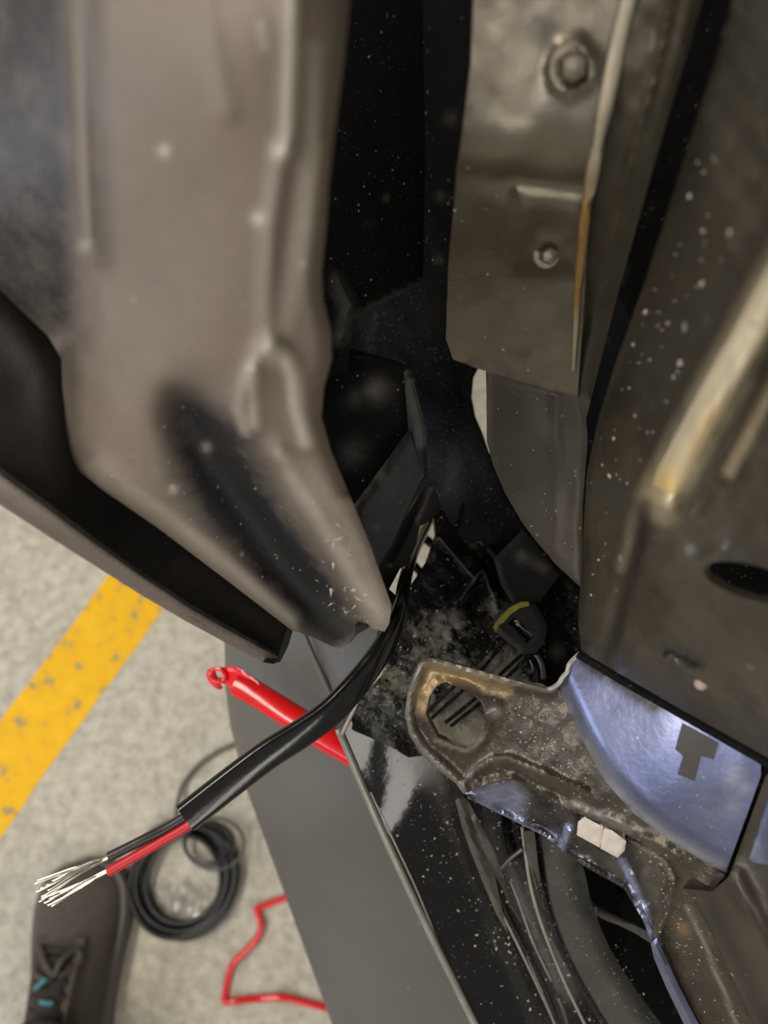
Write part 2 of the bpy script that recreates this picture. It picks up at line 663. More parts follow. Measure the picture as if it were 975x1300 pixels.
M['jacket'] = material('black_cable_jacket', (0.010, 0.009, 0.0085), 0.16, var=0.2, bump=0.02, bscale=300, spec=0.5)
M['wire_black'] = material('dark_wire_insulation', (0.028, 0.022, 0.021), 0.35, var=0.15, bump=0.03)
M['wire_red'] = material('red_wire_insulation', (0.68, 0.018, 0.034), 0.38, var=0.1, bump=0.05, bscale=700)
M['copper'] = material('tinned_copper', (0.60, 0.57, 0.50), 0.30, metal=0.9, var=0.15, bump=0.0)
M['red'] = material('glossy_red_plastic', (0.72, 0.012, 0.014), 0.18, var=0.08, bump=0.02, bscale=100, coat=0.3)
M['white'] = material('white_speckled_plastic', (0.75, 0.72, 0.72), 0.5, var=0.08, speck=0.15, sscale=500, scol=(0.12, 0.1, 0.1))
M['clip'] = material('off_white_clip', (0.62, 0.54, 0.46), 0.5, var=0.12, bump=0.1)
M['yellow'] = material('yellow_marker', (0.30, 0.27, 0.03), 0.6, var=0.25, vscale=200)
M['shoe'] = material('charcoal_mesh_fabric', (0.088, 0.074, 0.063), 0.85, var=0.15, vscale=120, bump=0.4, bscale=900, spec=0.2)
M['shoe_dark'] = material('black_shoe_fabric', (0.042, 0.035, 0.030), 0.85, var=0.15, vscale=120, bump=0.3, bscale=900, spec=0.2)
M['sole'] = material('dark_rubber_sole', (0.105, 0.093, 0.08), 0.7, var=0.1, bump=0.2)
M['lace'] = material('brown_lace', (0.075, 0.063, 0.054), 0.8, var=0.15)
M['teal'] = material('teal_loop', (0.05, 0.21, 0.23), 0.7, var=0.1)
M['sock'] = material('grey_sock', (0.060, 0.055, 0.058), 0.9, var=0.15, bump=0.5, bscale=700)
M['coil'] = material('black_coil_insulation', (0.016, 0.015, 0.015), 0.34, var=0.2, bump=0.02)
M['thin'] = material('dark_thin_wire', (0.09, 0.08, 0.062), 0.45, var=0.1)


def floor_material():
    m = bpy.data.materials.new('speckled_concrete')
    m.use_nodes = True
    N, L = m.node_tree.nodes, m.node_tree.links
    b = N['Principled BSDF']
    tc = N.new('ShaderNodeTexCoord')
    a = N.new('ShaderNodeTexNoise')
    a.inputs['Scale'].default_value = 75
    a.inputs['Detail'].default_value = 9
    a.inputs['Roughness'].default_value = 0.72
    L.new(tc.outputs['Object'], a.inputs['Vector'])
    r = N.new('ShaderNodeValToRGB')
    r.color_ramp.elements[0].position = 0.33
    r.color_ramp.elements[0].color = (0.33, 0.30, 0.235, 1)
    r.color_ramp.elements[1].position = 0.62
    r.color_ramp.elements[1].color = (0.60, 0.56, 0.455, 1)
    L.new(a.outputs[0], r.inputs[0])
    c = N.new('ShaderNodeTexNoise')
    c.inputs['Scale'].default_value = 7
    c.inputs['Detail'].default_value = 3
    L.new(tc.outputs['Object'], c.inputs['Vector'])
    x = N.new('ShaderNodeMix')
    x.data_type = 'RGBA'
    x.blend_type = 'MULTIPLY'
    x.inputs[0].default_value = 0.35
    L.new(r.outputs[0], x.inputs[6])
    r2 = N.new('ShaderNodeValToRGB')
    r2.color_ramp.elements[0].position = 0.3
    r2.color_ramp.elements[0].color = (0.72, 0.72, 0.74, 1)
    r2.color_ramp.elements[1].position = 0.7
    r2.color_ramp.elements[1].color = (1.0, 0.99, 0.94, 1)
    L.new(c.outputs[0], r2.inputs[0])
    L.new(r2.outputs[0], x.inputs[7])
    L.new(x.outputs[2], b.inputs['Base Color'])
    b.inputs['Roughness'].default_value = 0.55
    bp = N.new('ShaderNodeBump')
    bp.inputs['Strength'].default_value = 0.25
    bp.inputs['Distance'].default_value = 0.002
    L.new(a.outputs[0], bp.inputs['Height'])
    L.new(bp.outputs[0], b.inputs['Normal'])
    return m


def line_material():
    m = bpy.data.materials.new('worn_yellow_paint')
    m.use_nodes = True
    N, L = m.node_tree.nodes, m.node_tree.links
    b = N['Principled BSDF']
    tc = N.new('ShaderNodeTexCoord')
    a = N.new('ShaderNodeTexNoise')
    a.inputs['Scale'].default_value = 38
    a.inputs['Detail'].default_value = 8
    a.inputs['Roughness'].default_value = 0.65
    L.new(tc.outputs['Object'], a.inputs['Vector'])
    r = N.new('ShaderNodeValToRGB')
    e = r.color_ramp.elements
    e[0].position = 0.36
    e[0].color = (0.36, 0.30, 0.14, 1)
    e[1].position = 0.43
    e[1].color = (0.86, 0.46, 0.003, 1)
    e2 = r.color_ramp.elements.new(0.7)
    e2.color = (0.95, 0.55, 0.006, 1)
    L.new(a.outputs[0], r.inputs[0])
    L.new(r.outputs[0], b.inputs['Base Color'])
    b.inputs['Roughness'].default_value = 0.6
    b.inputs['Specular IOR Level'].default_value = 0.25
    return m


M['wall'] = material('painted_garage_wall', (0.55, 0.53, 0.49), 0.7, var=0.06, vscale=3, bump=0.1, bscale=60)
M['floor'] = floor_material()
M['line'] = line_material()

# ================================================================== SETTING
S = 4.0
fl = mesh_obj('floor', [(-S, -S, -0.05), (S, -S, -0.05), (S, S, -0.05), (-S, S, -0.05), (-S, -S, 0), (S, -S, 0), (S, S, 0), (-S, S, 0)],
              [(3, 2, 1, 0), (4, 5, 6, 7), (0, 1, 5, 4), (1, 2, 6, 5), (2, 3, 7, 6), (3, 0, 4, 7)], M['floor'], smooth=False)
fl['kind'] = 'structure'
wl = mesh_obj('wall_far', [(-S, S, 0), (S, S, 0), (S, S + .1, 0), (-S, S + .1, 0), (-S, S, 3), (S, S, 3), (S, S + .1, 3), (-S, S + .1, 3)],
              [(3, 2, 1, 0), (4, 5, 6, 7), (0, 1, 5, 4), (1, 2, 6, 5), (2, 3, 7, 6), (3, 0, 4, 7)], M['wall'], smooth=False)
wl['kind'] = 'structure'

# worn painted line
q = [F(140, 728), F(203, 768), F(0, 1063), F(0, 913)]
lv, lf = [], []
a0, a1 = F(0, 915), F(140, 728)
b0, b1 = F(0, 1063), F(203, 768)
dirv = (a1 - a0).normalized()
perp = Vector((-dirv.y, dirv.x, 0))
wd = abs((b0 - a0).dot(perp))
mid = (a0 + b0) / 2
sgn = 1 if (b0 - a0).dot(perp) > 0 else -1
NL = 60
for i in range(NL + 1):
    t = -0.6 + 1.7 * i / NL
    j1, j2 = rng.uniform(-.0012, .0012, 2)
    pa = a0 + dirv * t + perp * j1
    pb = a0 + dirv * t + perp * (sgn * wd + j2)
    lv += [(pa.x, pa.y, 0.0006), (pb.x, pb.y, 0.0006), (pa.x, pa.y, 0), (pb.x, pb.y, 0)]
for i in range(NL):
    a = i * 4
    lf += [(a, a + 1, a + 5, a + 4), (a, a + 4, a + 6, a + 2), (a + 1, a + 3, a + 7, a + 5)]
ln = mesh_obj('painted_line', lv, lf, M['line'], smooth=False)
tag(ln, 'worn yellow painted line running across the concrete floor', 'floor marking')

# ================================================================== FLOOR THINGS
# ---- shoe
def build_shoe():
    toe, heel = F(108, 1092, 0.03), F(70, 1415, 0.03)
    toe.z = heel.z = 0
    L = (toe - heel).length
    ax = (toe - heel).normalized()
    sd = Vector((ax.y, -ax.x, 0))        # to the wearer's right in the picture
    root = thing('shoe', (heel + toe) / 2, 'charcoal fabric lace-up shoe with teal lace loops on the floor', 'shoe')
    # station: s along length, left half-width, right half-width, top height
    st = [(0.000, .016, .016, .060), (0.03, .028, .028, .075), (0.12, .037, .037, .085), (0.25, .040, .040, .088), (0.38, .042, .041, .086),
          (0.48, .045, .043, .080), (0.58, .049, .046, .072), (0.68, .052, .050, .062), (0.78, .053, .052, .052), (0.86, .050, .050, .045),
          (0.92, .043, .044, .040), (0.965, .030, .032, .034), (0.99, .014, .016, .027), (1.0, .004, .004, .022)]
    dens = catmull(st, 4)

    def ring(s, lw, rw, h, mode):
        c = heel + ax * (s * L)
        pts = []
        n = 20
        if mode == 'upper':
            for i in range(n + 1):
                a = math.pi * i / n
                x = math.cos(a)
                z = math.sin(a) ** 0.72
                w = rw if x > 0 else lw
                xx = x * w * (1.0 - 0.20 * z * z) * .90
                pts.append(c + sd * xx + Vector((0, 0, .016 + (h - .016) * z)))
        else:
            prof = [(1.0, .0), (1.03, .006), (1.02, .014), (.99, .022), (.93, .026)]
            for k, z in prof:
                pts.append(c + sd * (rw * k + .002) + Vector((0, 0, z)))
            for k, z in prof[::-1]:
                pts.append(c - sd * (lw * k + .002) + Vector((0, 0, z)))
        return pts
    for mode, nm, mt in (('upper', 'upper', M['shoe']), ('sole', 'sole', M['sole'])):
        V, Fc = [], []
        for row in dens:
            V += ring(*row, mode)
        k = len(V) // len(dens)
        for i in range(len(dens) - 1):
            for j in range(k - 1 if mode == 'upper' else k):
                a, b = i * k + j, i * k + (j + 1) % k
                Fc.append((a, b, b + k, a + k))
        Fc.append(tuple(range(k))[::-1])
        Fc.append(tuple(range(len(V) - k, len(V))))
        mesh_obj(nm, V, Fc, mt, root, angle=50)

    def top(s, off, lift=0.002):
        """point on the upper at length s, across offset off in -1..1"""
        i = min(range(len(dens)), key=lambda k: abs(dens[k][0] - s))
        s_, lw, rw, h = dens[i]
        w = (rw if off > 0 else lw) * .9 * .86
        zz = .016 + (h - .016) * max(0.0, 1 - abs(off) ** 2.4) ** .55
        return heel + ax * (s * L) + sd * (off * w) + Vector((0, 0, zz + lift))
    # toe guard, a darker band round the toe cap
    pts = [top(.90 + .075 * math.cos(a * 1.1), math.sin(a) * .80, .001) for a in np.linspace(-1.35, 1.35, 21)]
    # tongue
    V, Fc = [], []
    rows = np.linspace(.36, .64, 10)
    cols = np.linspace(-.52, .30, 9)
    for s in rows:
        for c in cols:
            V.append(top(s, c, .004 + .003 * math.cos(c * 2)))
    for s in rows:
        for c in cols:
            V.append(top(s, c, -.004))
    nn = len(rows) * len(cols)
    kc = len(cols)
    for i in range(len(rows) - 1):
        for j in range(kc - 1):
            a = i * kc + j
            Fc.append((a, a + 1, a + kc + 1, a + kc))
            Fc.append((nn + a, nn + a + kc, nn + a + kc + 1, nn + a + 1))
    edge = [j for j in range(kc)] + [i * kc + kc - 1 for i in range(1, len(rows))] + [(len(rows) - 1) * kc + j for j in range(kc - 2, -1, -1)] + [i * kc for i in range(len(rows) - 2, 0, -1)]
    for i in range(len(edge)):
        a, b = edge[i], edge[(i + 1) % len(edge)]
        Fc.append((b, a, a + nn, b + nn))
    mesh_obj('tongue', V, Fc, M['shoe_dark'], root)
    # eyestays, a raised fabric band at each side of the tongue
    for side, o0, o1 in ((1, .34, .50), (-1, -.78, -.54)):
        pr = [top(s, (o0 + o1) / 2, .002) for s in np.linspace(.34, .70, 14)]
        sweep('eyestay', pr, [(-.006, 0), (-.005, .003), (.005, .003), (.006, 0)], M['shoe'], root, up=(0, 0, 1))
    # laces
    for i, s in enumerate((.66, .60, .545, .49, .435, .385)):
        pl = [top(s + .010 * (c + .1) * (1 if i % 2 else -.4), c, .0045 + .002 * math.cos(c * 2.2)) for k, c in enumerate(np.linspace(-.68, .46, 9))]
        sweep('lace', [Vector(p) for p in catmull(pl, 3)], circ(.0022, 7, 1.5, .7), M['shoe_dark'], root, up=(0, 0, 1))
    for arc_ in ([(.575, .05, .012), (.62, -.25, .016), (.665, -.55, .012), (.63, -.82, .004), (.575, -.62, .009), (.562, -.15, .013)],
                 [(.575, .05, .012), (.635, .18, .014), (.665, .42, .008), (.615, .55, .006), (.575, .22, .012)],
                 [(.57, .0, .013), (.545, -.3, .014), (.525, -.55, .012), (.50, -.8, .004)]):
        sweep('lace_bow', [Vector(p) for p in catmull([top(*q_) for q_ in arc_], 6)], circ(.0021, 7, 1.3, .9), M['lace'], root)
    # teal loops
    sweep('lace_loop', [top(.535, -.36, .017), top(.555, -.22, .0195), top(.575, -.08, .0195)], circ(.0018, 7, 1.3, .7), M['teal'], root, up=(0, 0, 1))['label'] = 'teal fabric lace loop'
    sweep('lace_loop', [top(.487, -.22, .010), top(.485, .0, .0112), top(.483, .18, .010)], circ(.0018, 7, 1.3, .7), M['teal'], root, up=(0, 0, 1))['label'] = 'teal fabric lace loop'
    # collar and sock
    cc = heel + ax * (.20 * L) + Vector((0, 0, .088))
    col = []
    for k in range(28):
        a = 2 * math.pi * k / 28
        col.append(cc + ax * (math.cos(a) * .062 * L / .3) + sd * (math.sin(a) * .036) + Vector((0, 0, .006 * math.cos(a) + .002)))
    sweep('collar', col, circ(.0085, 10), M['shoe_dark'], root, closed=True, up=(0, 0, 1))
    V, Fc = [], []
    rows = [(.92, -.02), (.95, .0), (.9, .03), (.84, .08), (.83, .14), (.80, .145), (.4, .146)]
    for k, z in rows:
        for j in range(24):
            a = 2 * math.pi * j / 24
            V.append(cc + ax * (math.cos(a) * .058 * k - z * .12) + sd * (math.sin(a) * .034 * k) + Vector((0, 0, z)))
    for i in range(len(rows) - 1):
        for j in range(24):
            a, b = i * 24 + j, i * 24 + (j + 1) % 24
            Fc.append((a, b, b + 24, a + 24))
    Fc.append(tuple(range((len(rows) - 1) * 24, len(rows) * 24)))
    mesh_obj('sock', V, Fc, M['sock'], root)
    return root


build_shoe()

# ---- coil of cable
cc = F(233, 1116, 0.012)
cc.z = 0
coil = thing('cable_coil', cc, 'loose coil of black cable lying on the floor beside the shoe', 'cable')
pxm = (F(333, 1116) - F(233, 1116)).length / 100
layers = [(50, .003), (57, .003), (64, .003), (54, .0085), (61, .009), (67, .0085), (48, .012), (58, .015), (64, .015)]
for i, (rp, z) in enumerate(layers):
    r = rp * pxm
    ph = rng.uniform(0, 6.28)
    ox, oy = rng.uniform(-.0022, .0022, 2)
    pts = []
    for k in range(56):
        a = 2 * math.pi * k / 56
        rr = r + .0016 * math.sin(2 * a + ph) + .0011 * math.sin(3 * a + 2 * ph)
        pts.append(cc + Vector((ox + rr * math.cos(a), oy + rr * math.sin(a), z + .0014 * (1 + math.sin(2 * a + ph)))))
    sweep('cable_loop', pts, circ(.0030, 8), M['coil'], coil, closed=True)
# small upright loop and feed line
c2 = F(270, 1072, 0.03)
for rr, tl, sh in ((.036, 0.012, 0), (.030, .01, -6), (.027, .008, -10)):
    pts = []
    for k in range(40):
        a = 2 * math.pi * k / 40
        pts.append(Vector((c2.x + sh * pxm + rr * math.cos(a), c2.y + rr * .80 * math.sin(a), .022 + tl * math.sin(a + .6))))
    sweep('cable_loop', pts, circ(.0019, 7), M['thin'] if sh == 0 else M['coil'], coil, closed=True)
arc = [F(330, 938), F(296, 946), F(262, 964), F(238, 990), F(229, 1018), F(231, 1046), F(240, 1062)]
zs = [.004, .004, .004, .006, .012, .02, .018]
sweep('feed_wire', [Vector(p) for p in catmull([Vector((p.x, p.y, z)) for p, z in zip(arc, zs)], 6)], circ(.0026, 8), M['thin'], coil)

# ---- crumpled clear film inside the coil
fm = bpy.data.materials.new('clear_film')
fm.use_nodes = True
fb = fm.node_tree.nodes['Principled BSDF']
fb.inputs['Transmission Weight'].default_value = 0.9
fb.inputs['Roughness'].default_value = 0.08
fb.inputs['Base Color'].default_value = (0.95, 0.95, 0.93, 1)
fb.inputs['IOR'].default_value = 1.35
fc = F(232, 1140)
V, Fc = [], []
nx, ny = 16, 10
for k in range(2):
    for j in range(ny):
        for i in range(nx):
            u, v = i / (nx - 1) - .5, j / (ny - 1) - .5
            z = .003 + .007 * abs(math.sin(i * 1.7 + j * .9) * math.cos(j * 1.9 - i * .6)) * (1 - 1.6 * max(abs(u), abs(v))) + (0.0 if k else .0004)
            V.append((fc.x + u * .058 + .004 * math.sin(j * 1.3), fc.y + v * .030 + .004 * math.sin(i * .9), max(.0005, z)))
nn = nx * ny
for j in range(ny - 1):
    for i in range(nx - 1):
        a = j * nx + i
        Fc += [(a, a + 1, a + nx + 1, a + nx), (nn + a, nn + a + nx, nn + a + nx + 1, nn + a + 1)]
fo = mesh_obj('plastic_film', V, Fc, fm, smooth=False)
tag(fo, 'small crumpled scrap of clear plastic film inside the cable coil', 'plastic scrap')

# ---- kinked red strip on the floor
rp = [(410, 1122, .004), (362, 1140, .004), (328, 1153, .006), (326, 1158, .008), (331, 1172, .010), (327, 1190, .007), (312, 1208, .006), (297, 1222, .007),
      (290, 1240, .005), (285, 1266, .004), (286, 1272, .004), (300, 1271, .006), (330, 1268, .005), (360, 1267, .009), (385, 1273, .006), (420, 1281, .004), (470, 1290, .004)]
pts = [F(a, b, z) for a, b, z in rp]
rs = sweep('plastic_strip', [Vector(p) for p in catmull(pts, 4)], [(-.0038, -.0016), (-.0026, .0014), (0, .0022), (.0026, .0014), (.0038, -.0016), (0, -.002)],
           M['red'], up=(0, 0, 1), angle=60)
tag(rs, 'thin kinked red plastic strip lying on the floor by the grey bumper', 'plastic strip')

# ================================================================== CAR
# ---- unseen fender form, added over the gap to keep light out
fd = thing('front_fender', (.2, .3, .35), 'dark painted front fender arching over the gap above the view', 'fender')
prof = catmull([(.62, .68), (.62, .85), (.60, 1.10), (.50, 1.36), (.30, 1.50), (.05, 1.55), (-.12, 1.555)], 5)
V, Fc = [], []
xs_ = np.linspace(-.42, .55, 8)
for k in (0, .012):
    for y, z in prof:
        for x in xs_:
            V.append((x, y + k, z + k))
nx_, np_ = len(xs_), len(prof)
nn = nx_ * np_
for i in range(np_ - 1):
    for j in range(nx_ - 1):
        a = i * nx_ + j
        Fc += [(a, a + 1, a + nx_ + 1, a + nx_), (nn + a, nn + a + nx_, nn + a + nx_ + 1, nn + a + 1)]
mesh_obj('fender_skin', V, Fc, M['black'], fd)
V = []
side = [(-.15, .68), (-.15, 1.555)] + [(p[0], p[1]) for p in prof[::-1]]
for x in (.55, .565):
    V += [(x, y, z) for y, z in side]
k = len(side)
mesh_obj('side_wall', V, [tuple(range(k)), tuple(range(2 * k - 1, k - 1, -1))] + [(i, i + k, (i + 1) % k + k, (i + 1) % k) for i in range(k)], M['black'], fd, smooth=False)

# ---- grey bumper cover
J = [(270, 640), (283, 760), (285, 820), (286, 870), (292, 920), (312, 1000), (345, 1090), (385, 1200), (425, 1310), (455, 1390), (700, 1390), (640, 1345), (605, 1300),
     (530, 1150), (450, 965), (440, 930), (466, 870), (482, 790), (476, 640)]
jr = thing('bumper_cover', P(420, 1100, .5), 'matt grey grained plastic bumper cover curving down beside the floor', 'bumper')
relief('cover_panel', J, [(285, 820, .47), (300, 960, .49), (345, 1090, .50), (425, 1310, .52), (440, 940, .385), (530, 1150, .40), (605, 1300, .42), (400, 820, .40),
                          (390, 1060, .43), (380, 920, .415), (480, 1280, .455), (300, 660, .46), (480, 700, .40)], M['bumper'], jr,
       feats=[('rollline', [(270, 640), (283, 760), (285, 820), (286, 870), (292, 920), (312, 1000), (345, 1090), (385, 1200), (425, 1310), (455, 1390)], 14, .012),
              ('pad', [(383, 780), (432, 905), (560, 900), (560, 640), (340, 640)], 9, .012)], step=8, thick=.003)
sweep('crease_bead', pathP([(372, 770, .391), (390, 815, .389), (410, 860, .386), (432, 908, .382)]), circ(.0016, 8), M['bumper'], jr)

# ---- red tool lying across the bumper
rt = thing('pry_tool', P(350, 900, .395), 'glossy red plastic tool with an eyelet end resting across the grey bumper', 'tool')
ctr = [(300, 868, .392), (320, 878, .389), (345, 893, .385), (375, 912, .381), (405, 931, .377), (440, 951, .374), (462, 964, .372)]
w = .0066
prof = [(w * math.cos(a), .0042 * math.sin(a)) for a in np.linspace(0, 2 * math.pi, 14, endpoint=False)]
sc = [.95, 1.0, .98, 1, 1.02, 1.04, 1.04]
pp = pathP(ctr, 5)
sweep('shaft', pp, prof, M['red'], rt, up=tocam(P(360, 900, .38)), scales=list(np.interp(np.linspace(0, 1, len(pp)), np.linspace(0, 1, 7), sc)))
relief('flat_tip', [(262, 853), (268, 848), (282, 847), (296, 846), (308, 851), (322, 862), (332, 872), (322, 890), (305, 884), (290, 872), (281, 868), (279, 876), (270, 871), (263, 862)],
       [(262, 855, .402), (300, 865, .393), (330, 880, .387)], M['red'], rt, step=3, thick=.002, sm=True,
       holes=[[(270, 853), (279, 851), (284, 857), (281, 863), (273, 861)]], feats=[('roll', 6, .0015), ('bump', 313, 872, 8, -.002)])
sweep('eyelet_rim', [P(*p) for p in catmull([(268, 852, .396), (279, 849, .395), (286, 857, .394), (282, 865, .395), (271, 863, .396)], 5, True)], circ(.0011, 7), M['red'], rt, closed=True)

# ---- glossy black lower trim
gl = thing('gloss_panel', P(560, 1150, .36), 'glossy black dusty lower bumper panel between grey bumper and steel bracket', 'bumper panel')
GI = [(433, 932), (438, 915), (452, 896), (480, 872), (560, 880), (640, 900), (700, 1020), (705, 1100), (725, 1180), (760, 1250), (830, 1390), (650, 1390), (606, 1302),
      (540, 1170), (484, 1050)]
GCT = [(433, 932, .350), (606, 1302, .365), (484, 1050, .353), (560, 900, .352), (600, 1050, .362), (660, 1180, .368), (720, 1300, .37)]
relief('trim_face', GI, GCT, M['gloss'], gl, step=8, thick=.003, feats=[('pad', [(590, 960), (600, 1060), (640, 1160), (700, 1300), (760, 1400), (860, 1400), (740, 1100), (700, 960)], 16, -.006),
                                                                    ('wave', .0004, 60)],
       m1=[('poly', [(480, 870), (520, 850), (540, 960), (600, 1010), (590, 1040), (520, 960)], 25, .6), ('line', [(575, 1010), (640, 1140), (700, 1290)], 26, .30),
           ('line', [(655, 1110), (720, 1260)], 22, .4)])
sweep('edge_trim', pathP([(430, 925, .349), (438, 945, .3485), (484, 1052, .351), (540, 1172, .357), (608, 1310, .364), (640, 1375, .366)], 5), circ(.0013, 8, 1.4, .9), M['trimline'], gl)
sweep('edge_trim', pathP([(456, 890, .349), (444, 912, .348), (434, 932, .348)], 4), circ(.0011, 8), M['trimline'], gl)
# ribs moulded on it, and pale lines that paint in its highlights
ribs = [([(590, 1012, .343), (602, 1060, .347), (622, 1110, .352), (650, 1175, .358), (690, 1250, .364), (715, 1320, .366)], 'gloss_rib', .0012),
        ([(663, 1050, .345), (668, 1090, .347), (675, 1130, .350), (690, 1180, .355), (716, 1245, .360), (752, 1320, .364)], 'trimline', .0009),
        ([(672, 1052, .341), (680, 1100, .344), (692, 1150, .348), (712, 1205, .353), (745, 1265, .358), (785, 1330, .362)], 'gloss_rib', .0015),
        ([(637, 1102, .348), (648, 1090, .346), (663, 1078, .345)], 'fin', .0009),
        ([(708, 1265, .360), (716, 1285, .360), (726, 1320, .361)], 'fin', .0012)]
for pts, r in (([(604, 1085), (628, 1140), (660, 1205), (700, 1290), (715, 1330)], .0007), ([(648, 1118), (660, 1150), (676, 1195), (700, 1245)], .0006),
               ([(470, 1005), (500, 1068), (530, 1132), (556, 1196)], .0006), ([(640, 1150), (672, 1222), (706, 1300)], .0005)):
    sweep('rib', [on('trim_face', q_[0], q_[1], .0006) for q_ in catmull(pts, 5)], circ(r, 7), M['trimline'], gl)  # thin pale lines paint highlights along the ribs and inner edge
for pts, mt, r in ribs:
    sweep('rib', pathP(pts, 5), circ(r, 8), M[mt], gl)
relief('fin', [(578, 1016), (588, 1010), (597, 1022), (610, 1046), (625, 1075), (636, 1102), (641, 1118), (652, 1143), (663, 1172), (648, 1148), (634, 1118), (628, 1112), (634, 1140), (645, 1186),
               (630, 1160), (612, 1118), (598, 1082), (586, 1048)], [(580, 1015, .340), (600, 1060, .343), (640, 1110, .348), (655, 1170, .356)], M['fin'], gl, step=4, thick=.001,
       feats=[('rollline', [(588, 1010), (610, 1046), (636, 1102), (663, 1172)], 9, .003), ('ridge', [(584, 1014), (596, 1060), (620, 1120), (643, 1182)], 4, .002), ('ridge', [(596, 1035), (618, 1085), (634, 1112)], 4, -.002)])['label'] = 'dusty beige moulded fin'
relief('edge_lip', [(664, 1056), (676, 1056), (680, 1090), (684, 1125), (676, 1130), (668, 1095)], [(664, 1056, .339), (684, 1125, .345), (676, 1090, .340)], M['fin'], gl, step=4, thick=.001)

# ---- olive curved duct panel under the bracket
dp = relief('duct_panel', [(688, 1040), (735, 1090), (752, 1150), (775, 1205), (810, 1260), (860, 1330), (900, 1400), (840, 1400), (785, 1320), (745, 1255), (715, 1190), (698, 1130)],
            [(690, 1060, .345), (735, 1100, .350), (775, 1205, .362), (860, 1330, .37), (785, 1320, .362), (715, 1190, .352)], M['olive'], None, step=6, thick=.003, sm=True,
            feats=[('rollline', [(735, 1090), (752, 1150), (775, 1205), (810, 1260), (860, 1330), (900, 1400)], 24, .012)])
tag(dp, 'dusty olive-grey curved plastic panel next to the black hollow', 'plastic panel')

# ---- black inner tray behind everything on the car side
tray = relief('inner_tray', [(560, 560), (560, -120), (1150, -120), (1150, 1450), (660, 1450), (640, 1200), (600, 1000), (640, 800), (640, 640)],
              [(560, -120, .50), (1150, -120, .50), (1150, 1450, .50), (640, 1200, .47), (620, 700, .50)], M['black'], None, step=30, thick=.004,
              feats=[('ridge', [(800, -100), (800, 1400)], 30, .02), ('ridge', [(1000, -100), (1000, 1400)], 30, .02)],
              holes=[[(585, 440), (640, 440), (640, 575), (585, 575)]])
tag(tray, 'black plastic inner tray deep behind the steel panels', 'plastic tray')
# strut seen in the hollow
stt = sweep('support_strut', pathP([(735, 1140, .40), (765, 1160, .375), (800, 1176, .345), (826, 1190, .315)], 4), circ(.0022, 8, 1.3, .8), M['olive'])
tag(stt, 'thin grey strut crossing the dark hollow under the bracket', 'strut')

# ---- dirty black plastic carrier in the middle
cr = thing('plastic_carrier', P(580, 780, .37), 'dirt-streaked black plastic carrier in the gap above the steel bracket', 'carrier')
R_ = [(549, 650), (560, 622), (600, 615), (650, 640), (700, 690), (750, 740), (760, 900), (640, 960), (520, 960), (446, 925), (456, 888), (484, 858), (508, 806), (514, 775), (522, 742), (540, 714), (553, 676)]
relief('carrier_face', R_, [(549, 655, .375), (640, 640, .385), (740, 740, .372), (750, 900, .350), (520, 740, .362), (450, 920, .345), (600, 800, .358), (560, 900, .345)], M['dusty'], cr, step=5, thick=.003,
       feats=[('ridge', [(557, 682), (604, 735)], 4, .0022), ('ridge', [(584, 760), (612, 724), (622, 745), (636, 772)], 5, .004), ('ridge', [(598, 690), (622, 722), (634, 752)], 9, -.008),
              ('bump', 600, 683, 10, .004), ('bump', 612, 690, 6, .003), ('pad', [(586, 762), (611, 730), (630, 772), (600, 790)], 6, -.003),
              ('wave', .0010, 16), ('ridge', [(480, 870), (500, 890), (525, 900)], 10, .002), ('ridge', [(455, 900), (480, 880)], 8, .002)],
       m1=[('spot', 555, 805, 36, .9), ('spot', 580, 790, 26, .9), ('spot', 575, 852, 45, .8), ('spot', 500, 868, 30, 1), ('spot', 540, 830, 30, .7), ('spot', 625, 770, 20, .8), ('spot', 588, 915, 48, 1.5), ('spot', 640, 848, 32, 1.2),
           ('spot', 660, 850, 30, .6), ('spot', 603, 690, 12, .7)],
       m2=[('line', [(545, 815), (585, 795)], 5, .7), ('spot', 575, 810, 9, .9), ('spot', 585, 845, 10, .6)])
relief('cover_flap', [(627, 709), (664, 672), (690, 704), (710, 730), (686, 764), (652, 768), (636, 742)], [(627, 709, .362), (664, 672, .366), (708, 730, .358), (652, 768, .350)], M['dark_grey'], cr, step=5,
       thick=.002, feats=[('roll', 5, .0008), ('bump', 668, 710, 10, .0015)], m1=[('line', [(662, 704), (690, 722)], 7, .5)])
for pts in ([(540, 905, .338), (590, 858, .340), (634, 808, .344)], [(548, 912, .338), (598, 866, .340), (640, 815, .344)], [(565, 918, .337), (605, 885, .338), (650, 842, .341), (668, 826, .343)],
            [(572, 922, .337), (612, 890, .338), (658, 846, .341), (674, 830, .343)]):
    sweep('rib', pathP(pts, 4), circ(.0009, 7), M['gloss_rib'], cr)
sweep('rib', pathP([(627, 752, .351), (631, 765, .350), (634, 775, .350)], 4), circ(.0012, 7), M['gloss_rib'], cr)
sweep('rib', pathP([(682, 832, .340), (688, 845, .338), (690, 862, .336)], 4), circ(.0011, 7), M['fin'], cr)
sweep('rib', pathP([(674, 838, .341), (679, 852, .339), (680, 870, .337)], 4), circ(.0009, 7), M['gloss_rib'], cr)
sweep('hose', pathP([(588, 640, .372), (583, 662, .371), (575, 680, .370)], 4), circ(.0012, 7), M['black'], cr)
for pts in ([(557, 682), (580, 709), (604, 736)], [(584, 762), (598, 742), (612, 725), (622, 748), (636, 774)], [(586, 766), (600, 750), (612, 742)]):
    sweep('moulded_edge', [on('carrier_face', q_[0], q_[1], .0004) for q_ in catmull(pts, 5)], circ(.0006, 6), M['olive'], cr)  # pale lines paint highlights onto the edges of the moulding
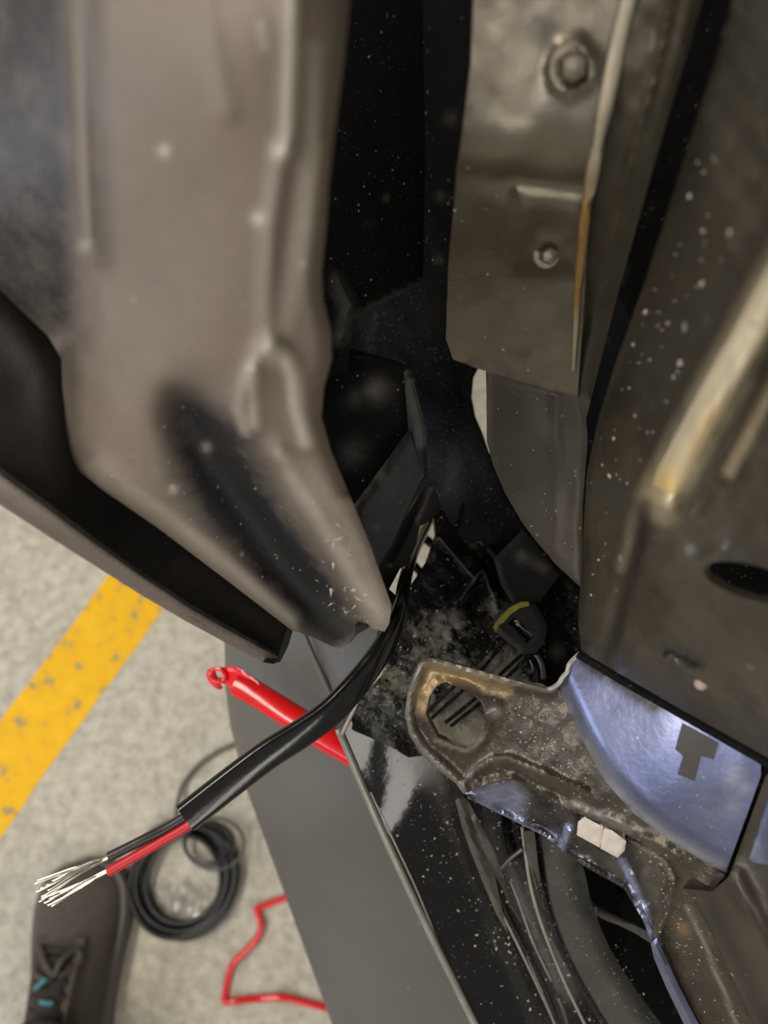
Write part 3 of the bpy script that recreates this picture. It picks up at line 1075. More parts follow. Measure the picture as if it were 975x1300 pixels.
# retaining clip with slot
qc = thing('retaining_clip', P(660, 800, .34), 'dark rounded retaining clip with a yellow paint mark and a slot', 'clip')
relief('clip_plate', [(627, 786), (634, 774), (648, 766), (666, 762), (679, 767), (688, 780), (695, 797), (691, 814), (681, 829), (664, 831), (650, 820), (628, 802)],
       [(627, 790, .338), (690, 800, .336), (665, 830, .333), (660, 763, .340)], M['dark_grey'], qc, step=4, thick=.003, feats=[('roll', 6, .0015)],
       holes=[[(645, 791), (654, 783), (679, 807), (668, 817)]])
relief('slot_insert', [(642, 790), (655, 780), (682, 808), (668, 820)], [(642, 790, .341), (682, 808, .340), (668, 820, .338)], M['jacket'], qc, step=3, thick=.002,
       feats=[('ridge', [(648, 793), (668, 814)], 2.2, .0016), ('ridge', [(656, 785), (664, 797), (678, 808)], 2.2, .0016)])
for pts in ([(648, 794, .3385), (656, 802, .3385), (667, 813, .3375)], [(656, 787, .3387), (662, 796, .3383), (676, 807, .3377)]):
    sweep('spring_tab', pathP(pts, 4), circ(.00055, 6), M['copper'], qc)  # thin metal lines stand in for bright reflections in the slot
relief('paint_mark', [(626, 797), (636, 782), (648, 771), (662, 764), (671, 764), (672, 769), (660, 772), (648, 780), (638, 792), (632, 803)],
       [(627, 798, .3374), (650, 774, .3378), (671, 766, .3383)], M['yellow'], qc, step=3, thick=.0005)
relief('clip_tail', [(683, 774), (700, 792), (716, 812), (722, 840), (716, 872), (694, 874), (684, 850), (681, 826), (693, 800)], [(690, 790, .343), (718, 830, .348), (700, 870, .343)],
       M['black'], qc, step=5, thick=.003, feats=[('ridge', [(700, 800), (704, 870)], 3, .001), ('ridge', [(712, 815), (712, 870)], 3, .001)], m1=[('spot', 708, 828, 9, .5)])

# ---- centre column (dusty blue black), upper panel, box bracket
cl = relief('air_duct', [(430, 370), (560, 320), (640, 420), (610, 462), (601, 480), (599, 505), (604, 530), (612, 548), (626, 590), (642, 630), (662, 668), (650, 690), (590, 690), (560, 640), (540, 640), (500, 660), (470, 560)],
            [(430, 370, .40), (560, 320, .40), (600, 500, .405), (560, 560, .385), (662, 668, .38), (545, 640, .375), (500, 600, .40)], M['felt'], None, step=6, thick=.003,
            feats=[('wave', .0008, 22), ('rollline', [(610, 462), (601, 480), (599, 505), (604, 530), (612, 548), (642, 630)], 14, .010), ('ridge', [(478, 395), (470, 450)], 3, .001)],
            m1=[('spot', 580, 590, 40, .9), ('spot', 560, 540, 25, .35), ('line', [(478, 395), (474, 450)], 2, .6)])
tag(cl, 'blue-black dusty plastic duct wall at the back of the gap', 'duct')
up = relief('upper_shroud', [(150, -120), (640, -120), (600, 60), (560, 220), (540, 358), (505, 374), (470, 392), (456, 402), (448, 425), (440, 470), (380, 500), (200, 500)],
            [(180, 200, .30), (380, 0, .27), (600, 0, .29), (540, 358, .345), (440, 440, .335), (400, 250, .30)], M['black'], None, step=8, thick=.002,
            feats=[('rollline', [(540, 358), (505, 374), (470, 392), (456, 402), (448, 425), (440, 470)], 7, -.0015), ('ridge', [(430, 350), (445, 390), (432, 440)], 8, .004)],
            m1=[('line', [(540, 358), (505, 374), (470, 392), (456, 402)], 3, .45), ('line', [(430, 360), (442, 395), (436, 430)], 12, .35), ('spot', 490, 250, 4, .6), ('spot', 470, 285, 3, .6)])
tag(up, 'black plastic shroud between the taupe liner and steel rail', 'shroud')
bx = thing('support_bracket', P(480, 580, .35), 'black plastic box bracket with a dark square recess beside the liner edge', 'bracket')
relief('recess_back', [(300, 420), (405, 440), (434, 446), (513, 468), (520, 545), (500, 580), (452, 645), (405, 650), (320, 600)], [(405, 440, .345), (513, 468, .352), (452, 645, .350)], M['black'], bx, step=6, thick=.002,
       m1=[('spot', 480, 492, 17, .9), ('spot', 450, 505, 12, .4), ('spot', 455, 575, 18, .45)], feats=[('bump', 480, 492, 16, .004), ('bump', 453, 575, 18, .004)])
relief('top_lip', [(425, 446), (434, 445), (514, 467), (514, 472), (430, 452)], [(425, 446, .338), (514, 468, .340), (430, 452, .340)], M['black'], bx, step=4, thick=.003)
relief('side_web', [(512, 468), (517, 472), (527, 508), (536, 545), (538, 606), (530, 612), (519, 550)], [(512, 468, .350), (536, 545, .330), (538, 606, .326), (519, 550, .343)], M['dark_grey'], bx, step=4, thick=.002, m1=[('line', [(512, 468), (527, 508), (534, 560)], 10, .4)])
relief('lower_web', [(519, 545), (538, 604), (520, 640), (498, 690), (478, 722), (455, 700), (430, 640), (450, 640), (500, 572)], [(519, 545, .340), (538, 604, .328), (478, 722, .318), (440, 650, .330)],
       M['dark_grey'], bx, step=5, thick=.002, feats=[('ridge', [(452, 642), (470, 620), (515, 552)], 4, .0015), ('ridge', [(450, 650), (445, 690)], 6, .0015)],
       m1=[('line', [(448, 630), (446, 660)], 6, .3), ('spot', 483, 605, 6, .4), ('spot', 478, 670, 5, .3)])
# dark strip beside the cable
es = relief('sealing_strip', [(540, 618), (548, 614), (556, 630), (560, 642), (549, 660), (533, 668), (528, 692), (515, 718), (508, 722), (494, 748), (503, 756), (500, 775), (484, 750), (476, 727), (500, 680), (525, 640)],
            [(548, 614, .352), (484, 745, .322), (556, 640, .352), (510, 720, .330)], M['shield'], None, step=4, thick=.002,
            feats=[('ridge', [(547, 618), (538, 645), (524, 668), (500, 715)], 5, .003)], m1=[('line', [(547, 618), (540, 636), (528, 662)], 3, .9)])  # pale line paints the strip's highlight into its colour
tag(es, 'narrow black sealing strip running beside the cable into the gap', 'seal')
# slats seen through the opening
for a, b, g in (((525, 672, .46), (560, 700, .46), 'upper'), ((512, 700, .46), (540, 735, .46), 'lower')):
    s_ = sweep('grille_slat', [P(*a), P((a[0] + b[0]) / 2, (a[1] + b[1]) / 2, .461), P(*b)], [(-.0014, -.003), (.0014, -.003), (.0014, .003), (-.0014, .003)], M['black'])
    tag(s_, 'thin dark slat crossing the %s part of the small bright opening' % g, 'slat')

# ---- frame rail (upper centre right)
fr = thing('frame_rail', P(680, 250, .24), 'black painted steel rail with bolts and a rusty seam line', 'frame rail')
relief('rail_face', [(606, -120), (850, -120), (808, -10), (790, 60), (770, 150), (750, 255), (740, 400), (733, 505), (680, 490), (620, 472), (600, 466), (575, 456), (566, 430), (570, 330), (580, 220), (598, 80)],
       [(600, -100, .1645), (820, -100, .1595), (600, 0, .1736), (790, 0, .1684), (600, 100, .1815), (690, 90, .178), (600, 180, .1886), (770, 180, .1832), (590, 440, .272), (735, 480, .262), (650, 260, .207), (640, 330, .234), (740, 300, .216)], M['rail'], fr, step=7, thick=.002,
       feats=[('pad', [(655, 238), (745, 248), (738, 345), (650, 340)], 14, .003), ('ridge', [(600, 225), (745, 245)], 18, -.002), ('ring', [(700, 85), (712, 60), (735, 55), (752, 80), (748, 105), (725, 118), (706, 108)], 9, .0016),
              ('ring', [(678, 322), (690, 305), (706, 310), (708, 330), (695, 342)], 6, .0012), ('bump', 665, 465, 14, .002), ('ridge', [(600, 465), (670, 484), (733, 498)], 5, .0015), ('wave', .0006, 40)],
       m2=[('spot', 722, 84, 14, .4)])
relief('rail_side', [(535, -120), (616, -120), (608, 80), (590, 220), (580, 330), (576, 430), (584, 462), (560, 450), (545, 436), (537, 360), (540, 200)],
       [(535, -120, .215), (612, -120, .172), (540, 200, .247), (592, 200, .204), (545, 430, .300), (578, 440, .288), (576, 340, .256), (580, 290, .236)], M['black'], fr, step=7, thick=.002, feats=[('wave', .0006, 30)], m1=[('spot', 560, 250, 6, .5), ('spot', 556, 330, 5, .5), ('spot', 572, 150, 8, .4)])  # shadow side of the rail, its darkness put in as plain black
for (bx_, by_, r_) in ((722, 84, 27), (693, 323, 19)):
    p = on('rail_face', bx_, by_)
    k = (Vector((0, 0, CAM_Z)) - p).length * .87 / FPX
    n = (tocam(p) + Vector((0.25, -0.1, 0))).normalized()
    wa = lathe_at('bolt', p - n * .003, n, [(r_ * k * 1.0, 0), (r_ * k * 1.0, .0032), (r_ * k * .92, .0042), (r_ * k * .70, .0042)], M['rail'], fr, n=24)
    lathe_at('bolt_head', p - n * .002, n, [(r_ * k * .64, 0), (r_ * k * .64, .0066), (r_ * k * .54, .0078), (r_ * k * .2, .0082)], M['rail'], wa, poly=6)
relief('side_flange', [(845, -120), (925, -120), (897, -20), (862, 100), (830, 210), (785, 370), (752, 500), (744, 530), (735, 520), (734, 470), (741, 390), (752, 270), (775, 150), (800, 40)],
       [(845, -80, .158), (920, -80, .156), (770, 200, .190), (830, 200, .186), (742, 400, .250), (775, 400, .246), (735, 540, .275)], M['rail_low'], fr, step=6, thick=.003,
       feats=[('rollline', [(925, -120), (897, -20), (862, 100), (830, 210), (785, 370), (752, 500)], 14, .003), ('ridge', [(870, -80), (835, 80), (800, 210), (765, 350), (742, 480)], 6, .0015), ('wave', .0005, 20)],
       m2=())
bd = [on('rail_face', q_[0] - 4, q_[1], .0012) for q_ in catmull([(828, -100), (805, -10), (788, 60), (768, 160), (750, 255), (744, 300), (738, 360), (735, 420), (732, 470)], 6)]
sb = sweep('seam_bead', bd, circ(.0018, 9, 1.0, .7), M['sealer'], fr, scales=list(np.interp(np.linspace(0, 1, len(bd)), [0, .45, .75, 1], [1.0, 1.0, .85, .4])))
me = sb.data
at = me.attributes.new('m1', 'FLOAT', 'POINT')
vals = []
for i in range(len(bd)):
    t = i / (len(bd) - 1)
    vals += [float(np.interp(t, [0, .42, .52, .78, .86, 1], [0, 0, 1, 1, .2, .2]))] * 9
at.data.foreach_set('value', vals)
sb['label'] = 'tan seam sealer turning rusty lower down'
lp = relief('hanging_plate', [(617, 470), (680, 486), (742, 500), (746, 560), (740, 640), (738, 746), (705, 716), (680, 686), (662, 662), (642, 628), (626, 590), (618, 560)],
            [(617, 470, .296), (742, 505, .284), (738, 746, .300), (650, 640, .314)], M['rail_low'], None, step=6, thick=.002,
            feats=[('ridge', [(705, 500), (708, 600), (704, 700)], 6, .0008), ('roll', 6, .0012), ('wave', .0004, 30), ('bump', 690, 560, 30, .001)])
tag(lp, 'olive brown curved steel panel hanging below the bolted rail', 'steel plate')

# ---- right body pillar
bp_ = thing('body_panel', P(870, 500, .24), 'brown primed body steel at the right with an oval hole and waxy tan ridge', 'body panel')
FO = [(958, -120), (925, 20), (890, 135), (855, 245), (818, 360), (785, 450), (760, 530), (745, 600), (739, 700), (734, 790), (738, 826), (750, 834), (860, 898), (975, 962), (1110, 1036), (1110, -120)]
th = [2 * math.pi * i / 28 for i in range(28)]
hole = [(958 + 68 * math.cos(t) * .96 - 22 * math.sin(t) * .26, 740 + 68 * math.cos(t) * .26 + 22 * math.sin(t) * .96) for t in th]
relief('pillar_face', FO, [(930, 0, .150), (1080, 0, .125), (818, 360, .196), (975, 300, .138), (760, 530, .232), (880, 520, .172), (1060, 560, .145), (740, 700, .256), (738, 820, .268),
                           (830, 720, .205), (975, 700, .175), (1060, 850, .178), (850, 860, .232), (975, 955, .225), (900, 830, .208)], M['body'], bp_, step=7, thick=.003,
       holes=[hole],
       feats=[('ridge', [(1040, 260), (985, 360), (930, 460), (875, 560), (838, 632)], 26, .010), ('ridge', [(1010, 440), (968, 520), (925, 600)], 13, .004), ('ridge', [(900, 500), (955, 420)], 10, -.003),
              ('bump', 850, 640, 16, .004), ('ring', [(p_[0] * 1.0 - 2, p_[1] + 6) for p_ in hole], 24, .002), ('ridge', [(826, 665), (795, 740), (750, 815)], 12, .003), ('ridge', [(812, 690), (785, 770), (772, 835)], 10, -.004),
              ('ridge', [(846, 826), (888, 846)], 5, -.004), ('wave', .0009, 24), ('rollline', [(925, 20), (855, 245), (785, 450), (760, 530), (745, 600), (739, 700), (734, 790)], 8, .004),
              ('pad', [(800, 700), (860, 660), (1110, 560), (1110, 1036), (975, 962), (860, 898), (775, 848)], 24, .003)],
       m1=[('line', [(1040, 260), (985, 360), (930, 460), (875, 560), (838, 632)], 26), ('spot', 845, 648, 14), ('line', [(1010, 440), (968, 520), (925, 600)], 9, .45), ('line', [(808, 650), (790, 720)], 8, .25)],
       m2=[('line', [(925, 20), (855, 245), (785, 450), (750, 580)], 34, .5), ('line', [(846, 826), (888, 846)], 4, .9), ('line', [(820, 640), (812, 690), (770, 840)], 10, .6)])  # first dark line paints the shading along the left edge
ridge = [(1060, 225), (1040, 260), (985, 360), (930, 460), (875, 560), (840, 628)]
rd = [np.array(p_) for p_ in catmull(ridge, 4)]
lft, rgt = [], []
for i_, p_ in enumerate(rd):
    t_ = rd[min(i_ + 1, len(rd) - 1)] - rd[max(i_ - 1, 0)]
    t_ = t_ / np.linalg.norm(t_)
    wv = 25 * min(1, .75 + .25 * i_ / 6) * (0.8 if i_ == len(rd) - 1 else 1)
    lft.append(tuple(p_ + np.array([-t_[1], t_[0]]) * wv))
    rgt.append(tuple(p_ - np.array([-t_[1], t_[0]]) * wv))
relief('wax_bead', lft + rgt[::-1], None, M['wax'], bp_, step=6, thick=.002, depth=lambda X, Y: SURF['pillar_face'](X, Y) - .0012, feats=[('roll', 16, .003)],
       m1=[('spot', 838, 620, 34, 1), ('line', [(905, 520), (860, 610)], 10, .5)])['label'] = 'waxy tan sealant bead'  # tan wax, with the ridge's bright gloss streak painted into its colour
hb = relief('hole_backing', [(870, 660), (1100, 660), (1100, 850), (870, 820)], [(870, 660, .30), (1100, 660, .27), (1000, 850, .29)], M['black'], bp_, step=20, thick=.002)
p = on('pillar_face', 890, 868)
lathe_at('rivet', p - tocam(p) * .001, (tocam(p) + Vector((.2, .1, 0))).normalized(), [(.0020, 0), (.0020, .0008), (.0015, .0016), (.0008, .002)], M['rivet'], bp_, n=14)['label'] = 'pale pinkish rivet head'

# ---- steel bumper bracket: blue top face, brown holed flange
bb = thing('bumper_bracket', P(720, 980, .29), 'steel bumper bracket with blue top face and brown holed flange', 'bracket')
G_ = [(726, 843), (737, 831), (748, 838), (800, 872), (880, 918), (966, 966), (966, 985), (948, 1035), (921, 1108), (905, 1100), (850, 1067), (805, 1033), (768, 992), (738, 938), (718, 893), (707, 868), (716, 857)]
edgeL = [(707, 868), (718, 893), (738, 938), (768, 992), (805, 1033), (850, 1067), (905, 1100), (921, 1108)]
relief('top_face', G_, [(726, 843, .276), (966, 966, .238), (921, 1108, .248), (768, 992, .262), (850, 960, .250), (718, 893, .273)], M['blue'], bb, step=5, thick=.0025,
       feats=[('rollline', edgeL, 24, .006), ('wave', .00012, 30)],
       m1=[('line', edgeL, 8, .75), ('spot', 932, 985, 14, .5), ('spot', 930, 1025, 14, .35), ('spot', 945, 1000, 10, .4)],  # pale edge line paints the fold's bright highlight into the colour
       m2=[('line', [(740, 836), (800, 875), (830, 895)], 11, .9)])
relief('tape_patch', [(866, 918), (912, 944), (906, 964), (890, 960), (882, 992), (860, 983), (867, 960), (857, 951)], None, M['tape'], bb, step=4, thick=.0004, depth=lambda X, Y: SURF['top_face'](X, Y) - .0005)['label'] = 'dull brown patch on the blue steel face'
Hh = [(707, 868), (690, 874), (640, 860), (600, 849), (560, 838), (545, 835), (532, 840), (524, 855), (517, 880), (514, 905), (519, 932), (535, 958), (556, 978), (578, 994), (588, 1008), (600, 1003),
      (625, 992), (650, 988), (672, 996), (700, 1017), (750, 1040), (800, 1062), (850, 1092), (880, 1114), (905, 1128), (921, 1112)] + edgeL[::-1][1:-1]
hol = [(557, 868), (566, 866), (580, 871), (600, 880), (611, 892), (617, 910), (618, 922), (612, 935), (605, 945), (592, 951), (575, 947), (566, 940), (556, 936), (548, 922), (540, 906), (545, 884)]
rimH = [(700, 876), (640, 863), (560, 841), (545, 839), (535, 845), (521, 880), (518, 905), (523, 930), (540, 955), (580, 990), (590, 1004)]
relief('flange', Hh, [(520, 880, .288), (690, 874, .284), (590, 1000, .298), (720, 910, .281), (768, 1000, .2735), (850, 1075, .262), (918, 1112, .2575), (800, 1060, .272), (640, 930, .2885), (700, 1015, .284)], M['bronze'], bb, step=4, thick=.002,
       holes=[hol], feats=[('ridge', rimH, 7, .0035), ('ring', hol, 8, .0022), ('ridge', [(590, 992), (605, 975), (625, 963), (645, 961), (690, 980), (745, 1004)], 4, .0022), ('bump', 628, 900, 12, .002), ('bump', 640, 945, 18, -.0015),
                           ('ridge', [(612, 985), (650, 978), (690, 1000), (760, 1030)], 6, -.0022), ('ridge', [(720, 1012), (800, 1052), (860, 1086)], 6, .0015), ('wave', .0004, 12)],
       m1=[('line', [(545, 850), (600, 862), (640, 872)], 12, .8), ('line', [(548, 850), (535, 880), (540, 900)], 11, .9), ('spot', 560, 862, 16, .9), ('line', [(600, 950), (615, 930)], 4, .5)],
       m2=[('line', rimH, 4, .65), ('line', [(590, 992), (605, 975), (625, 963), (645, 961), (690, 980)], 2.5, .5), ('line', [(552, 940), (592, 953), (612, 938)], 3, .6), ('spot', 630, 905, 9, .5),
           ('line', [(730, 1018), (800, 1055)], 5, .4)])
# worn edge at the throat between the two faces
sweep('torn_edge', pathP([(690, 875, .282), (700, 874, .280), (709, 868, .2765), (714, 860, .276), (720, 853, .2755), (723, 843, .2755), (731, 834, .2755), (737, 829, .2755)], 4), circ(.0009, 7), M['edge'], bb)
relief('lower_lip', [(588, 1006), (620, 992), (650, 986), (672, 996), (700, 1016), (750, 1040), (800, 1062), (832, 1082), (846, 1100), (850, 1124), (838, 1160), (829, 1196), (816, 1168), (792, 1128), (742, 1100), (692, 1062), (640, 1036), (604, 1018)],
       [(588, 1006, .299), (672, 1000, .296), (800, 1065, .282), (848, 1105, .276), (829, 1196, .292), (742, 1100, .304), (640, 1036, .310)], M['lip'], bb, step=4, thick=.0015,
       feats=[('ridge', [(596, 1014), (640, 1034), (692, 1060), (742, 1098), (792, 1126), (816, 1166), (829, 1194)], 5, .003), ('wave', .0012, 14), ('ridge', [(720, 1058), (712, 1080)], 6, .003), ('ridge', [(790, 1094), (800, 1112)], 6, .002)],
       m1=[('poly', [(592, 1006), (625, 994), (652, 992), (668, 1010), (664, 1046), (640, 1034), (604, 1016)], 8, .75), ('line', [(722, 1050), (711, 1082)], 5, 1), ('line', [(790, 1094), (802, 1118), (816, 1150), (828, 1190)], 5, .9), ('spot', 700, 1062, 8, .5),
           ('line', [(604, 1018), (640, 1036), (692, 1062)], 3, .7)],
       m2=[('poly', [(735, 1078), (790, 1095), (785, 1116), (750, 1098)], 8, .6), ('poly', [(798, 1066), (850, 1092), (850, 1125), (834, 1178), (812, 1110)], 9, .7)])
# off-white clip block on the lip
wc = thing('spacer_block', P(760, 1064, .28), 'off-white plastic spacer block wedged under the steel bracket', 'plastic block')
for ol in ([(734, 1043), (742, 1037), (766, 1050), (766, 1062), (761, 1076), (732, 1060)], [(767, 1051), (777, 1054), (795, 1068), (793, 1080), (784, 1089), (762, 1077)]):
    relief('block_half', ol, [(732, 1045, .281), (795, 1070, .274), (762, 1078, .283)], M['clip'], wc, step=3, thick=.006, feats=[('roll', 4, .0012), ('wave', .0003, 6)])

# corner gusset, right frame and its edge flange
rf = thing('corner_frame', P(930, 1200, .27), 'brown and blue painted steel frame at the lower right corner', 'frame')
relief('frame_face', [(926, 1112), (972, 986), (985, 972), (1110, 1040), (1110, 1420), (1010, 1420), (960, 1310), (920, 1220), (884, 1146), (866, 1128), (905, 1132)],
       [(926, 1112, .252), (972, 986, .236), (1080, 1060, .222), (1080, 1380, .25), (975, 1300, .268), (884, 1146, .262), (960, 1150, .245)], M['frame'], rf, step=7, thick=.003,
       feats=[('ridge', [(930, 1110), (985, 1220), (1050, 1330)], 14, .005), ('rollline', [(1010, 1420), (960, 1310), (920, 1220), (884, 1146)], 10, .004), ('ridge', [(905, 1160), (990, 1330)], 20, -.003)],
       m2=[('line', [(905, 1160), (990, 1330)], 18, .5)])
relief('blue_face', [(932, 1108), (975, 990), (988, 978), (1112, 1046), (1112, 1380), (1030, 1300), (985, 1215)], [(932, 1108, .2505), (975, 990, .2345), (1080, 1060, .2195), (1080, 1330, .238), (985, 1215, .2445)], M['blue'], rf, step=7, thick=.0015,
       feats=[('roll', 14, .004)], m1=[('line', [(958, 1070), (965, 1100)], 8, .3)])
relief('gusset', [(796, 1066), (832, 1074), (860, 1092), (882, 1116), (905, 1130), (880, 1146), (858, 1150), (846, 1170), (832, 1200), (824, 1190), (840, 1150), (848, 1118), (838, 1096)],
       [(800, 1068, .2725), (905, 1130, .2600), (832, 1200, .293), (860, 1110, .268)], M['bronze'], rf, step=4, thick=.002,
       feats=[('ridge', [(810, 1074), (842, 1092), (856, 1116), (846, 1160), (832, 1192)], 5, .003), ('wave', .0004, 10)], m2=[('line', [(815, 1076), (842, 1092), (854, 1114)], 3, .45)])
relief('speckled_web', [(834, 1196), (850, 1160), (866, 1130), (884, 1148), (905, 1190), (920, 1222), (958, 1310), (1008, 1420), (940, 1420), (892, 1320), (858, 1250)],
       [(834, 1196, .294), (866, 1132, .272), (905, 1190, .278), (958, 1310, .285), (892, 1320, .300), (1000, 1410, .29)], M['bronze'], rf, step=5, thick=.002, feats=[('wave', .0006, 14), ('bump', 868, 1180, 8, .0015)],
       m1=[('spot', 868, 1180, 9, .5)], m2=[('line', [(862, 1130), (882, 1170), (905, 1225), (935, 1300)], 2.5, .6)])
relief('edge_flange', [(826, 1198), (834, 1190), (842, 1208), (862, 1252), (892, 1310), (936, 1400), (912, 1400), (876, 1316), (846, 1254), (830, 1216)], [(828, 1198, .290), (862, 1252, .294), (925, 1400, .300), (846, 1254, .297)], M['blue'], rf, step=4,
       thick=.0025, feats=[('ridge', [(832, 1200), (854, 1252), (884, 1312), (924, 1400)], 5, .0025)])
relief('seam_gap', [(964, 968), (974, 968), (968, 1000), (950, 1048), (930, 1112), (905, 1134), (868, 1128), (900, 1122), (918, 1110), (944, 1040), (960, 996)], [(966, 970, .2405), (925, 1112, .2585), (870, 1128, .270)], M['black'], rf, step=4, thick=.002)
sweep('rubber_seal', pathP([(736, 828, .272), (760, 842, .268), (800, 866, .261), (850, 894, .251), (900, 922, .244), (960, 956, .236), (1010, 985, .230)], 4), circ(.0022, 8, 1.3, .8), M['black'], bb)

# ---- black splash shield (left, under the liner)
ss = thing('splash_shield', P(180, 650, .26), 'black plastic splash shield strip with a folded brown lower lip', 'splash shield')
relief('shield_panel', [(-420, -260), (-160, -40), (0, 150), (90, 280), (160, 420), (260, 600), (400, 770), (366, 796), (352, 838), (330, 828), (240, 776), (120, 694), (0, 608), (-80, 552), (-160, 496), (-420, 318)],
       [(-80, 100, .235), (100, 250, .250), (-300, 200, .208), (-300, -80, .240), (-80, 400, .205), (0, 450, .213), (0, 608, .212), (90, 560, .236), (120, 694, .232), (240, 776, .250), (352, 838, .272), (366, 796, .286), (250, 640, .272), (130, 440, .236), (380, 770, .292)], M['shield'], ss, step=7, thick=.0025,
       feats=[('ridge', [(-80, 330), (20, 410), (60, 470), (68, 560)], 26, .003)], m1=[('poly', [(-300, 330), (0, 390), (62, 440), (72, 540), (60, 600), (0, 590), (-300, 420)], 40, .30), ('line', [(230, 715), (350, 800)], 14, .14), ('line', [(366, 796), (352, 838)], 3, .3)])  # grey area paints in the lit upper left; the long line is dust
relief('folded_lip', [(-420, 312), (-160, 490), (-80, 545), (0, 602), (60, 646), (120, 690), (180, 732), (240, 772), (300, 806), (352, 834), (347, 843), (338, 842), (290, 818), (235, 788), (180, 756), (120, 718), (60, 680), (0, 641), (-80, 588), (-160, 534), (-420, 356)],
       [(-80, 545, .206), (0, 602, .2105), (240, 772, .2485), (352, 834, .2705), (0, 641, .219), (235, 788, .256), (345, 843, .273), (-80, 588, .215)], M['liner'], ss, step=5, thick=.002,
       feats=[('ridge', [(-80, 562), (0, 620), (120, 702), (240, 779), (348, 838)], 5, .0012)], m1=[('line', [(-80, 545), (0, 602), (120, 690), (240, 772), (352, 834)], 4, .8), ('line', [(-160, 520), (0, 632), (120, 710), (240, 784), (345, 840)], 9, .4)])
relief('end_cap', [(352, 836), (358, 818), (366, 794), (372, 800), (366, 820), (356, 840), (347, 843)], [(352, 838, .2715), (366, 796, .286), (356, 840, .28)], M['shield'], ss, step=4, thick=.004)

# ---- taupe fender liner
lr = thing('fender_liner', P(260, 450, .22), 'large dusty taupe plastic fender liner with moulded ridges at the upper left', 'fender liner')
A_ = [(-420, -140), (452, -140), (446, -20), (436, 80), (427, 150), (418, 230), (413, 300), (408, 345), (410, 380), (420, 420), (421, 455), (411, 492), (408, 530), (420, 572), (441, 622), (470, 692), (497, 768), (494, 792), (488, 802),
      (476, 799), (462, 793), (455, 800), (442, 818), (432, 823), (420, 820), (395, 808), (370, 800), (300, 746), (200, 670), (130, 622), (100, 598), (85, 575), (80, 530), (78, 455), (60, 425), (0, 368), (-80, 300), (-160, 232), (-420, 20)]
loop = [(352, 440), (330, 450), (312, 480), (304, 520), (312, 545)]
loop2 = [(345, 440), (362, 452), (374, 478), (378, 520), (390, 560)]
chan = [(240, 530), (270, 585), (320, 650), (375, 725), (432, 805)]
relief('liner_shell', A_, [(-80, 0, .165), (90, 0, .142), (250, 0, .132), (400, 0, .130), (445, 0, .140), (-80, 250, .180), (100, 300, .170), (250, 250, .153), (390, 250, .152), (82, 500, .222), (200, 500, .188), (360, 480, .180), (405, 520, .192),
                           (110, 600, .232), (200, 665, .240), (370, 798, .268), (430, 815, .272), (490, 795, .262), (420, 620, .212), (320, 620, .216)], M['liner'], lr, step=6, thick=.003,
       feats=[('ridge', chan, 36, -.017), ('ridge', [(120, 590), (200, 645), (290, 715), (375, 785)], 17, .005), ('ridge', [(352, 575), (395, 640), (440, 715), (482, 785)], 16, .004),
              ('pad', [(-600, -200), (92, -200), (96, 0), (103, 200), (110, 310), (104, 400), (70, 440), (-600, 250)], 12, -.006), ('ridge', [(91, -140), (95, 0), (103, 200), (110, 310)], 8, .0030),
              ('ridge', [(372, -100), (372, 60), (366, 190)], 13, .0022), ('ridge', [(360, 190), (345, 290), (338, 440)], 13, .0020), ('ridge', loop, 13, .0020), ('ridge', loop2, 13, .0024), ('ridge', [(322, 470), (325, 540)], 7, .0018),
              ('ridge', [(240, -100), (270, 60), (290, 140)], 16, .001), ('rollline', [(446, -20), (427, 150), (413, 300), (408, 345), (410, 380), (420, 420), (421, 455), (411, 492), (408, 530), (420, 572), (441, 622)], 22, .006), ('rollline', [(441, 622), (470, 692), (497, 768)], 10, .002),
              ('rollline', [(370, 800), (300, 746), (200, 670), (130, 622), (100, 598), (85, 575), (80, 530), (78, 455)], 12, .004)],
       m1=[('poly', [(216, 500), (252, 508), (306, 542), (330, 590), (350, 640), (384, 684), (424, 734), (460, 792), (450, 820), (425, 822), (386, 795), (330, 738), (268, 668), (230, 615), (216, 560)], 26, 1.3),  # clean black plastic in the channel, with the recess shade painted in too
           ('poly', [(-200, -200), (88, -200), (98, 120), (106, 310), (104, 430), (60, 430), (-500, 250), (-500, -200)], 30, .82), ('line', [(114, -60), (122, 200), (128, 330)], 18, .42), ('line', [(85, 440), (88, 560), (110, 590)], 18, .5)],  # dark strip and bands paint in shade of the turned side and crease
       m2=[('line', [(372, -100), (372, 60), (366, 190)], 10, .5), ('spot', 357, 193, 11, 1), ('line', [(395, 190), (385, 290), (370, 360), (345, 440)], 16, .35), ('line', loop, 9, .38), ('line', loop2, 11, .62), ('line', [(322, 470), (325, 540)], 8, .6), ('spot', 345, 445, 16, .7), ('line', [(398, 60), (394, 200)], 10, .25),
           ('spot', 208, 191, 8, .9), ('spot', 327, 277, 9, .8), ('spot', 383, 335, 8, .9), ('spot', 108, 312, 9, .5), ('line', [(380, 600), (430, 680), (485, 780)], 18, .38), ('line', [(120, 596), (200, 650), (290, 718), (370, 782)], 12, .25), ('spot', 262, 568, 6, .6), ('spot', 220, 621, 5, .9),
           ('line', [(91, -100), (95, 0), (103, 200), (110, 310)], 8, .12), ('line', [(330, 30), (335, 60)], 6, .3), ('line', [(355, 575), (385, 600)], 8, .4)])
relief('notch_tab', [(450, 795), (464, 794), (468, 797), (458, 803), (452, 806)], [(450, 795, .2685), (466, 796, .266), (454, 805, .270)], M['shield'], lr, step=3, thick=.004)
grit('plastic_curls', 'liner_shell', [(345, 700), (400, 715), (430, 660), (492, 780), (488, 796), (440, 800)], 46, .0002, .0009, M['grit'], lr, stretch=2.8)
